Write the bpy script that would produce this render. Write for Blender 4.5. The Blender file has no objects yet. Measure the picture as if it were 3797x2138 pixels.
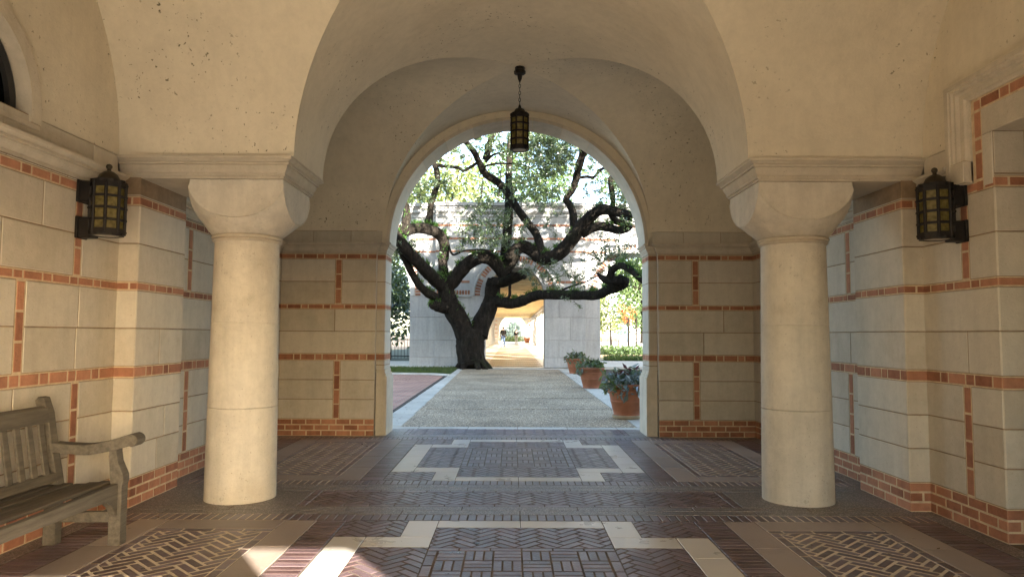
import bpy, math, random
import numpy as np
from math import sin, cos, pi, radians, sqrt
from mathutils import Vector, Matrix
random.seed(7); rng = np.random.default_rng(11)
SC = bpy.context.scene; COL = SC.collection
# ------------------------------------------------------------------ materials
class NT:
    def __init__(s, name):
        s.m = bpy.data.materials.new(name); s.m.use_nodes = True
        s.t = s.m.node_tree; s.t.nodes.clear()
    def n(s, typ, ins=None, **kw):
        nd = s.t.nodes.new('ShaderNode' + typ)
        for k, v in kw.items(): setattr(nd, k, v)
        for k, v in (ins or {}).items():
            sock = nd.inputs[k]
            if isinstance(v, bpy.types.NodeSocket): s.t.links.new(v, sock)
            else: sock.default_value = v
        return nd
def c4(c): return (c[0], c[1], c[2], 1.0)
def ramp(t, fac, stops):
    r = t.n('ValToRGB', {'Fac': fac}); e = r.color_ramp.elements
    while len(e) < len(stops): e.new(0.5)
    for el, (p, c) in zip(e, stops):
        el.position = p; el.color = c4(c) if not isinstance(c, (int, float)) else (c, c, c, 1)
    return r.outputs['Color']
def mixc(t, fac, a, b, mode='MIX'):
    m = t.n('Mix', data_type='RGBA', blend_type=mode)
    for sock, v in ((m.inputs[0], fac), (m.inputs[6], a), (m.inputs[7], b)):
        if isinstance(v, bpy.types.NodeSocket): t.t.links.new(v, sock)
        else: sock.default_value = v if isinstance(v, (int, float)) else c4(v)
    return m.outputs[2]
def mat(name, base, rough=.85, var=.12, scale=3., bump=.15, bscale=90., rnd=.0, rndcol=None, specks=0., stain=None, stainc=(.2,.16,.1), metal=0., spec=.35, stretch=None, roughvar=0., streak=0., pores=0.):
    t = NT(name); tc = t.n('TexCoord').outputs['Object']
    if stretch: tc = t.n('Mapping', {'Vector': tc, 'Scale': stretch}).outputs[0]
    nz = t.n('TexNoise', {'Vector': tc, 'Scale': scale, 'Detail': 6., 'Roughness': .62}).outputs['Fac']
    lo = tuple(x*(1-var) for x in base); hi = tuple(min(1, x*(1+var)) for x in base)
    col = ramp(t, nz, [(.3, lo), (.7, hi)])
    if rnd or rndcol:
        at = t.n('Attribute', attribute_name='rnd').outputs['Fac']
        if rndcol: col = mixc(t, at, col, mixc(t, .6, col, rndcol))
        mr = t.n('MapRange', {'Value': at, 'To Min': 1-rnd, 'To Max': 1+rnd}).outputs[0]
        cx = t.n('CombineXYZ', {0: mr, 1: mr, 2: mr}).outputs[0]
        col = mixc(t, 1., col, cx, 'MULTIPLY')
    if stain:
        n2 = t.n('TexNoise', {'Vector': tc, 'Scale': stain[0], 'Detail': 8., 'Roughness': .7}).outputs['Fac']
        f = ramp(t, n2, [(stain[1], 0), (min(1, stain[1]+.18), stain[2])])
        col = mixc(t, f, col, stainc)
    if specks:
        n3 = t.n('TexNoise', {'Vector': tc, 'Scale': 34., 'Detail': 2.}).outputs['Fac']
        n4 = t.n('TexNoise', {'Vector': tc, 'Scale': 1.3, 'Detail': 3.}).outputs['Fac']
        f = t.n('Math', {0: ramp(t, n3, [(.66, 0), (.72, 1)]), 1: ramp(t, n4, [(.46, 0), (.60, specks)])}, operation='MULTIPLY').outputs[0]
        col = mixc(t, f, col, (.10, .085, .05))
    if streak:
        mp = t.n('Mapping', {'Vector': tc, 'Scale': (5., 5., .6)}).outputs[0]
        n5 = t.n('TexNoise', {'Vector': mp, 'Scale': 1.6, 'Detail': 9., 'Roughness': .68}).outputs['Fac']
        k_ = ramp(t, n5, [(.36, 1-streak), (.60, 1.)]); col = mixc(t, 1., col, k_, 'MULTIPLY')
        n6 = t.n('TexNoise', {'Vector': tc, 'Scale': 13., 'Detail': 9., 'Roughness': .75}).outputs['Fac']
        col = mixc(t, 1., col, ramp(t, n6, [(.34, 1-streak*.7), (.58, 1.04)]), 'MULTIPLY')
    if pores:
        n7 = t.n('TexNoise', {'Vector': tc, 'Scale': 75., 'Detail': 3.}).outputs['Fac']
        col = mixc(t, ramp(t, n7, [(.66, 0), (.74, pores)]), col, (.16, .12, .08))
    b1 = t.n('TexNoise', {'Vector': tc, 'Scale': bscale, 'Detail': 4., 'Roughness': .6}).outputs['Fac']
    bp = t.n('Bump', {'Height': b1, 'Strength': bump, 'Distance': .01}).outputs[0]
    p = t.n('BsdfPrincipled', {'Base Color': col, 'Roughness': rough, 'Metallic': metal, 'Normal': bp, 'Specular IOR Level': spec})
    if roughvar:
        rr = t.n('MapRange', {'Value': nz, 'From Min': .3, 'From Max': .7, 'To Min': rough-roughvar, 'To Max': rough+roughvar}).outputs[0]
        t.t.links.new(rr, p.inputs['Roughness'])
    t.n('OutputMaterial', {'Surface': p.outputs[0]})
    return t.m
def leafmat(name, a, b, trans=.35, gloss=.06, rough=.45):
    t = NT(name); at = t.n('Attribute', attribute_name='rnd').outputs['Fac']
    col = mixc(t, at, a, b)
    d = t.n('BsdfDiffuse', {'Color': col}).outputs[0]
    tl = t.n('BsdfTranslucent', {'Color': mixc(t, .5, col, (.35, .45, .06), 'MIX')}).outputs[0]
    g = t.n('BsdfGlossy', {'Color': (1, 1, 1, 1), 'Roughness': rough}).outputs[0]
    m1 = t.n('MixShader', {0: trans, 1: d, 2: tl}).outputs[0]
    m2 = t.n('MixShader', {0: gloss, 1: m1, 2: g}).outputs[0]
    t.n('OutputMaterial', {'Surface': m2}); return t.m
def m_aggregate():
    t = NT('exposed_aggregate'); tc = t.n('TexCoord').outputs['Object']
    v = t.n('TexVoronoi', {'Vector': tc, 'Scale': 85.}, feature='F1')
    sep = t.n('SeparateColor', {0: v.outputs['Color']}).outputs[0]
    col = ramp(t, sep, [(0, (.10, .065, .038)), (.3, (.38, .275, .165)), (.62, (.60, .445, .275)), (.9, (.92, .75, .54))])
    dist = ramp(t, v.outputs['Distance'], [(.35, 1), (.75, .45)])
    col = mixc(t, 1., col, dist, 'MULTIPLY')
    n2 = t.n('TexNoise', {'Vector': tc, 'Scale': .9, 'Detail': 5.}).outputs['Fac']
    col = mixc(t, 1., col, ramp(t, n2, [(.3, .62), (.62, 1.0)]), 'MULTIPLY')
    n3 = t.n('TexNoise', {'Vector': tc, 'Scale': 22., 'Detail': 4.}).outputs['Fac']
    col = mixc(t, 1., col, ramp(t, n3, [(.35, .7), (.65, 1.25)]), 'MULTIPLY')
    bp = t.n('Bump', {'Height': v.outputs['Distance'], 'Strength': .8, 'Distance': .006}, invert=True).outputs[0]
    p = t.n('BsdfPrincipled', {'Base Color': col, 'Roughness': .7, 'Normal': bp, 'Specular IOR Level': .3})
    t.n('OutputMaterial', {'Surface': p.outputs[0]}); return t.m
def m_brickfield(name, a, b, mortar, bw, bh, ms=.008, offset=.5):
    t = NT(name); tc = t.n('TexCoord').outputs['Object']
    br = t.n('TexBrick', {'Vector': tc, 'Color1': c4(a), 'Color2': c4(b), 'Mortar': c4(mortar), 'Scale': 1., 'Mortar Size': ms, 'Brick Width': bw, 'Row Height': bh, 'Bias': 0.}, offset=offset)
    nz = t.n('TexNoise', {'Vector': tc, 'Scale': 1.2, 'Detail': 6.}).outputs['Fac']
    col = mixc(t, 1., br.outputs['Color'], ramp(t, nz, [(.3, .7), (.7, 1.1)]), 'MULTIPLY')
    bp = t.n('Bump', {'Height': br.outputs['Fac'], 'Strength': .4, 'Distance': .006}, invert=True).outputs[0]
    p = t.n('BsdfPrincipled', {'Base Color': col, 'Roughness': .8, 'Normal': bp})
    t.n('OutputMaterial', {'Surface': p.outputs[0]}); return t.m
def m_bark():
    t = NT('oak_bark'); tc = t.n('TexCoord').outputs['Object']
    mp = t.n('Mapping', {'Vector': tc, 'Scale': (1, 1, .35)}).outputs[0]
    nz = t.n('TexNoise', {'Vector': mp, 'Scale': 9., 'Detail': 8., 'Roughness': .7}).outputs['Fac']
    vo = t.n('TexVoronoi', {'Vector': mp, 'Scale': 16.}, feature='DISTANCE_TO_EDGE').outputs['Distance']
    col = ramp(t, nz, [(.3, (.009, .007, .005)), (.52, (.023, .018, .013)), (.75, (.055, .044, .034))])
    moss = ramp(t, t.n('TexNoise', {'Vector': tc, 'Scale': 2.2, 'Detail': 5.}).outputs['Fac'], [(.55, 0), (.72, .7)])
    up = t.n('SeparateXYZ', {0: t.n('NewGeometry').outputs['Normal']}).outputs[2]
    moss = t.n('Math', {0: moss, 1: ramp(t, up, [(.0, .1), (.7, 1)])}, operation='MULTIPLY').outputs[0]
    col = mixc(t, moss, col, (.05, .075, .022))
    h = t.n('Math', {0: ramp(t, vo, [(0, 0), (.12, 1)]), 1: nz}, operation='ADD').outputs[0]
    bp = t.n('Bump', {'Height': h, 'Strength': .9, 'Distance': .05}).outputs[0]
    p = t.n('BsdfPrincipled', {'Base Color': col, 'Roughness': .95, 'Normal': bp, 'Specular IOR Level': .15})
    t.n('OutputMaterial', {'Surface': p.outputs[0]}); return t.m
def m_amber():
    t = NT('amber_glass'); tc = t.n('TexCoord').outputs['Object']
    nz = t.n('TexNoise', {'Vector': tc, 'Scale': 35., 'Detail': 4.}).outputs['Fac']
    col = ramp(t, nz, [(.3, (.16, .12, .028)), (.7, (.36, .30, .10))])
    d = t.n('BsdfDiffuse', {'Color': col}).outputs[0]; tl = t.n('BsdfTranslucent', {'Color': col}).outputs[0]
    g = t.n('BsdfGlossy', {'Roughness': .25}).outputs[0]
    m = t.n('MixShader', {0: .6, 1: d, 2: tl}).outputs[0]
    m = t.n('MixShader', {0: .07, 1: m, 2: g}).outputs[0]
    t.n('OutputMaterial', {'Surface': m}); return t.m
PLASTER = mat('cream_plaster', (.60, .535, .415), .92, .10, .9, .25, 45, specks=.9, stain=(.8, .54, .4), stainc=(.44, .37, .265), streak=.06)
STONE = mat('cream_limestone', (.49, .435, .345), .85, .08, 4., .22, 70, rnd=.075, rndcol=(.50, .46, .385), stain=(1.4, .54, .4), stainc=(.36, .29, .21), streak=.09, pores=.35)
TRIM = mat('carved_limestone', (.50, .44, .345), .85, .12, 5., .28, 80, rnd=.08, stain=(2.5, .54, .4), stainc=(.34, .27, .19), streak=.09, pores=.4)
CSTONE = mat('column_limestone', (.56, .51, .42), .82, .10, 2.2, .25, 60, rnd=.10, stain=(1.7, .53, .5), stainc=(.40, .325, .22), streak=.13, pores=.5, specks=.25)
MORTAR = mat('sandy_mortar', (.52, .40, .26), .95, .2, 20., .3, 200)
JOINT = mat('stone_joint', (.25, .18, .115), .95, .25, 9., .3, 100)
BRICK = mat('orange_brick', (.35, .145, .08), .88, .25, 11., .4, 90, rnd=.24, rndcol=(.36, .185, .11), stain=(26., .62, .8), stainc=(.06, .03, .02), streak=.15)
FBRICK = mat('dark_paver_brick', (.105, .056, .052), .36, .3, 7., .25, 60, rnd=.4, rndcol=(.105, .08, .09), spec=.65, roughvar=.1, stain=(1.1, .52, .35), stainc=(.05, .036, .033))
FMORT = mat('floor_mortar', (.12, .09, .065), .9, .3, 5., .3, 150)
FMORTL = mat('pale_floor_mortar', (.58, .48, .35), .9, .2, 5., .3, 150)
FWHITE = mat('pale_paver_stone', (.56, .52, .46), .30, .07, 3., .04, 60, rnd=.05, spec=.5, stain=(5., .62, .25), stainc=(.36, .31, .25), roughvar=.05)
FSAND = mat('sandstone_paver', (.30, .235, .19), .5, .12, 3., .12, 50, rnd=.14, stain=(1.3, .5, .5), stainc=(.20, .155, .125), roughvar=.1)
def m_granite():
    t = NT('speckled_granite'); tc = t.n('TexCoord').outputs['Object']
    v = t.n('TexVoronoi', {'Vector': tc, 'Scale': 160.}).outputs['Color']
    col = ramp(t, t.n('SeparateColor', {0: v}).outputs[0], [(0, (.07, .058, .05)), (.45, (.17, .14, .12)), (.85, (.26, .22, .19)), (1, (.42, .38, .34))])
    nz = t.n('TexNoise', {'Vector': tc, 'Scale': 1.5, 'Detail': 6.}).outputs['Fac']
    col = mixc(t, 1., col, ramp(t, nz, [(.3, .75), (.7, 1.05)]), 'MULTIPLY')
    p = t.n('BsdfPrincipled', {'Base Color': col, 'Roughness': .45, 'Specular IOR Level': .5})
    t.n('OutputMaterial', {'Surface': p.outputs[0]}); return t.m
FGRAN = m_granite()
IRON = mat('black_iron', (.018, .015, .013), .55, .3, 20., .25, 60, metal=.4)
BRONZE = mat('bronze_dome', (.045, .035, .022), .5, .3, 12., .15, 50, metal=.6)
AMBER = m_amber()
OPAL = mat('frosted_glass', (.42, .38, .32), .5, .05, 8., .02, 40)
WOOD = mat('weathered_teak', (.098, .083, .062), .82, .35, 7., .35, 60, stretch=(6, .6, 6), stain=(3., .55, .5), stainc=(.075, .06, .04))
WOODD = mat('dark_teak_slats', (.085, .068, .048), .7, .35, 7., .35, 60, stretch=(8, .6, 8))  # darker brown for the seat slats and door leaf
DARKGLASS = mat('dark_window_glass', (.012, .013, .015), .12, .1, 2., .0, 10, spec=.6)
DARKFRAME = mat('black_window_frame', (.02, .019, .018), .5, .2, 6., .05, 40)
TERRA = mat('terracotta', (.34, .13, .065), .8, .18, 6., .15, 60, stain=(4., .58, .35), stainc=(.40, .25, .17))
TERRAPALE = mat('pale_saucer_clay', (.42, .33, .22), .8, .15, 8., .15, 60)
SOIL = mat('potting_soil', (.045, .03, .02), .95, .4, 30., .6, 60)
AGG = m_aggregate()
EDGE = mat('path_edge_stone', (.48, .44, .37), .8, .14, 2., .12, 90, rnd=.1, stain=(1.2, .5, .4), stainc=(.28, .25, .2))
COURTB = m_brickfield('red_court_brick', (.48, .21, .14), (.30, .12, .08), (.40, .31, .23), .24, .12, .012)
GROUNDM = mat('bare_soil', (.16, .115, .075), .95, .3, 1.2, .4, 30)
PALEG = mat('pale_paving', (.50, .47, .41), .85, .12, .8, .1, 40)
LAWN = mat('lawn_ground', (.05, .052, .026), .95, .35, 1.5, .5, 40)
FST = mat('facade_limestone', (.46, .445, .42), .85, .09, 1.2, .15, 40, rnd=.10, stain=(.6, .52, .4), stainc=(.33, .31, .27), streak=.16)
FJOINT = mat('facade_joint', (.30, .28, .25), .9, .1, 3., .1, 60)
OCHRE = mat('ochre_ceiling', (.76, .62, .38), .8, .15, 2., .1, 40)
BARK = m_bark()
OAKLEAF = leafmat('oak_leaf', (.022, .050, .018), (.085, .125, .035), .28, .10, .35)
FERN = leafmat('resurrection_fern', (.025, .075, .012), (.08, .17, .03), .35, .03)
YLEAF = leafmat('yellow_green_leaf', (.10, .13, .04), (.20, .21, .075), .4, .03)
DLEAF = leafmat('magnolia_leaf', (.018, .042, .012), (.06, .10, .025), .22, .12, .3)
GLEAF = leafmat('mid_green_leaf', (.04, .075, .028), (.105, .15, .055), .36, .03)
RLEAF = leafmat('red_leaf', (.42, .07, .03), (.50, .14, .04), .4, .02)
POTA = leafmat('blue_green_leaf', (.03, .055, .05), (.075, .12, .11), .18, .16, .3)
POTB = leafmat('bronze_leaf', (.055, .04, .02), (.06, .10, .03), .25, .08)
GRASS = leafmat('grass_blade', (.022, .038, .014), (.05, .07, .025), .4, .02)
LITTER = mat('fallen_leaf', (.11, .07, .035), .9, .4, 9., .2, 40)
WHITEP = mat('white_paint', (.75, .73, .70), .6, .05, 2., .05, 40)
# ------------------------------------------------------------------ mesh builder
class MB:
    def __init__(s): s.v = []; s.f = []; s.mi = []; s.r = []
    def face(s, pts, m=0, r=.5):
        b = len(s.v); s.v += [tuple(p) for p in pts]; s.f.append(tuple(range(b, b+len(pts)))); s.mi.append(m); s.r.append(r)
    def add(s, verts, faces, m=0, r=.5):
        b = len(s.v); s.v += [tuple(p) for p in verts]
        for f in faces: s.f.append(tuple(b+i for i in f)); s.mi.append(m); s.r.append(r)
    def box(s, x0, x1, y0, y1, z0, z1, m=0, r=.5, bev=0., M=None):
        if x0 > x1: x0, x1 = x1, x0
        if y0 > y1: y0, y1 = y1, y0
        if bev > 0:
            b = min(bev, (x1-x0)*.45, (y1-y0)*.45, (z1-z0)*.45)
            vs = []; idx = {}
            for ix, X in enumerate((x0, x1)):
                for iy, Y in enumerate((y0, y1)):
                    for iz, Z in enumerate((z0, z1)):
                        dx = b if ix == 0 else -b; dy = b if iy == 0 else -b; dz = b if iz == 0 else -b
                        idx[ix, iy, iz] = len(vs); vs += [(X, Y+dy, Z+dz), (X+dx, Y, Z+dz), (X+dx, Y+dy, Z)]
            g = lambda ix, iy, iz, k: idx[ix, iy, iz]+k
            fs = []
            for i in (0, 1):
                fs.append((g(i,0,0,0), g(i,1,0,0), g(i,1,1,0), g(i,0,1,0))[::1 if i else -1])
                fs.append((g(0,i,0,1), g(1,i,0,1), g(1,i,1,1), g(0,i,1,1))[::-1 if i else 1])
                fs.append((g(0,0,i,2), g(1,0,i,2), g(1,1,i,2), g(0,1,i,2))[::1 if i else -1])
            for a in (0, 1):
                for c in (0, 1):
                    fs.append((g(a,c,0,0), g(a,c,1,0), g(a,c,1,1), g(a,c,0,1)))
                    fs.append((g(a,0,c,0), g(a,1,c,0), g(a,1,c,2), g(a,0,c,2)))
                    fs.append((g(0,a,c,1), g(1,a,c,1), g(1,a,c,2), g(0,a,c,2)))
                    for e in (0, 1): fs.append((g(a,c,e,0), g(a,c,e,1), g(a,c,e,2)))
        else:
            vs = [(x, y, z) for x in (x0, x1) for y in (y0, y1) for z in (z0, z1)]
            fs = [(0,1,3,2), (4,6,7,5), (0,4,5,1), (2,3,7,6), (0,2,6,4), (1,5,7,3)]
        if M is not None: vs = [tuple(M @ Vector(p)) for p in vs]
        s.add(vs, fs, m, r)
    def tube(s, pts, rad, n=8, m=0, r=.5, cap=True, jit=0., flute=0.):
        fl = [1+flute*(sin(3*2*pi*j/n+1.3)+.6*sin(7*2*pi*j/n)+.5*sin(5*2*pi*j/n+2)) for j in range(n)]
        pts = [Vector(p) for p in pts]; k = len(pts)
        if not hasattr(rad, '__len__'): rad = [rad]*k
        up = Vector((0, 0, 1)); vs = []; prev = None
        for i, p in enumerate(pts):
            d = (pts[min(i+1, k-1)]-pts[max(i-1, 0)]).normalized()
            if prev is None:
                a = d.cross(up)
                if a.length < .05: a = d.cross(Vector((1, 0, 0)))
            else: a = prev-d*prev.dot(d)
            a.normalize(); prev = a; b = d.cross(a)
            for j in range(n):
                q = 2*pi*j/n; R = rad[i]*fl[j]*(1+(random.uniform(-jit, jit) if jit else 0))
                vs.append(p+a*(cos(q)*R)+b*(sin(q)*R))
        fs = [(i*n+j, i*n+(j+1) % n, (i+1)*n+(j+1) % n, (i+1)*n+j) for i in range(k-1) for j in range(n)]
        if cap: fs += [tuple(range(n))[::-1], tuple((k-1)*n+j for j in range(n))]
        s.add(vs, fs, m, r)
    def lathe(s, prof, cx=0, cy=0, cz=0, n=32, m=0, r=.5, cap=False):
        k = len(prof)
        vs = [(cx+R*cos(2*pi*j/n), cy+R*sin(2*pi*j/n), cz+z) for R, z in prof for j in range(n)]
        fs = [(i*n+j, i*n+(j+1) % n, (i+1)*n+(j+1) % n, (i+1)*n+j) for i in range(k-1) for j in range(n)]
        if cap: fs += [tuple(range(n))[::-1], tuple((k-1)*n+j for j in range(n))]
        s.add(vs, fs, m, r)
    def prism(s, poly, axis, a0, a1, m=0, r=.5):
        def P(u, w, a): return {'x': (a, u, w), 'y': (u, a, w), 'z': (u, w, a)}[axis]
        n = len(poly); vs = [P(u, w, a0) for u, w in poly]+[P(u, w, a1) for u, w in poly]
        fs = [tuple(range(n))[::-1], tuple(range(n, 2*n))]+[(i, (i+1) % n, n+(i+1) % n, n+i) for i in range(n)]
        s.add(vs, fs, m, r)
    def block(s, O, U, W, N, u0, u1, w0, w1, h=.003, tp=.004, m=0, r=None):
        r = random.random() if r is None else r
        O, U, W, N = Vector(O), Vector(U), Vector(W), Vector(N)
        P = lambda u, w, k: O+U*u+W*w+N*k
        lo = [P(u0, w0, 0), P(u1, w0, 0), P(u1, w1, 0), P(u0, w1, 0)]
        hi = [P(u0+tp, w0+tp, h), P(u1-tp, w0+tp, h), P(u1-tp, w1-tp, h), P(u0+tp, w1-tp, h)]
        s.add(lo+hi, [(4,5,6,7), (0,1,5,4), (1,2,6,5), (2,3,7,6), (3,0,4,7)], m, r)
    def build(s, name, mats, parent=None, smooth=False, loc=None):
        me = bpy.data.meshes.new(name)
        off = Vector(loc) if loc is not None else (parent.matrix_world.translation if parent and parent.get('wl') is None else Vector((0, 0, 0)))
        if parent is not None and loc is None: off = WL.get(parent.name, Vector((0, 0, 0)))
        ox, oy, oz = off
        me.from_pydata([(x-ox, y-oy, z-oz) for x, y, z in s.v], [], s.f)
        mats = mats if isinstance(mats, (list, tuple)) else [mats]
        for m in mats: me.materials.append(m)
        me.polygons.foreach_set('material_index', s.mi)
        a = me.attributes.new('rnd', 'FLOAT', 'FACE'); a.data.foreach_set('value', s.r)
        if smooth: me.polygons.foreach_set('use_smooth', [True]*len(s.f))
        me.update()
        o = bpy.data.objects.new(name, me); COL.objects.link(o)
        if parent is not None: o.parent = parent
        elif loc is not None: o.location = loc
        WL[o.name] = Vector(off)
        return o
WL = {}
def tag(o, label, cat, group=None):
    if o.get('kind') is None: o['kind'] = 'thing'
    o['label'] = label; o['category'] = cat
    if group: o['group'] = group
    return o
def thing(name, label, cat, loc=(0, 0, 0), group=None):
    o = bpy.data.objects.new(name, None); COL.objects.link(o); o.location = loc; o.empty_display_size = .2
    WL[o.name] = Vector(loc); return tag(o, label, cat, group)
def struct(o): o['kind'] = 'structure'; return o
def stuff(o, label=None, cat=None):
    o['kind'] = 'stuff'
    if label: tag(o, label, cat)
    return o
def copy_tree(o, parent=None):
    c = o.copy(); COL.objects.link(c)
    if parent: c.parent = parent
    for ch in list(o.children): copy_tree(ch, c)
    return c
def sharp(o, ang=35):
    me = o.data; me.polygons.foreach_set('use_smooth', [True]*len(me.polygons))
    try: me.set_sharp_from_angle(angle=radians(ang))
    except Exception: pass
    return o
# leaves as one mesh
def leaves(cen, size, aspect=.4, droop=0., updir=None, spread=1.):
    n = len(cen); d = rng.normal(size=(n, 3))
    if updir is not None: d = d*spread+np.asarray(updir)
    d[:, 2] -= droop; d /= np.linalg.norm(d, axis=1)[:, None]
    q = rng.normal(size=(n, 3)); sd = np.cross(d, q); sd /= np.linalg.norm(sd, axis=1)[:, None]+1e-9
    nn = np.cross(d, sd); L = (np.asarray(size)*np.ones(n))[:, None]; w = L*aspect*.5
    b = cen; t = cen+d*L; mid = cen+d*L*.45
    l = mid+sd*w+nn*w*.5; r = mid-sd*w+nn*w*.5
    v = np.stack([b, l, t, r], 1).reshape(-1, 3)
    k = np.arange(n)*4
    f = np.stack([np.stack([k, k+2, k+1], 1), np.stack([k, k+3, k+2], 1)], 1).reshape(-1, 3)
    rr = np.repeat(rng.random(n), 2)
    return v, f, rr
def leafobj(name, cen, size, m, parent=None, **kw):
    v, f, rr = leaves(np.asarray(cen), size, **kw)
    mb = MB(); mb.v = [tuple(x) for x in v.tolist()]; mb.f = [tuple(x) for x in f.tolist()]; mb.mi = [0]*len(f); mb.r = rr.tolist()
    return mb.build(name, m, parent)
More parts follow.
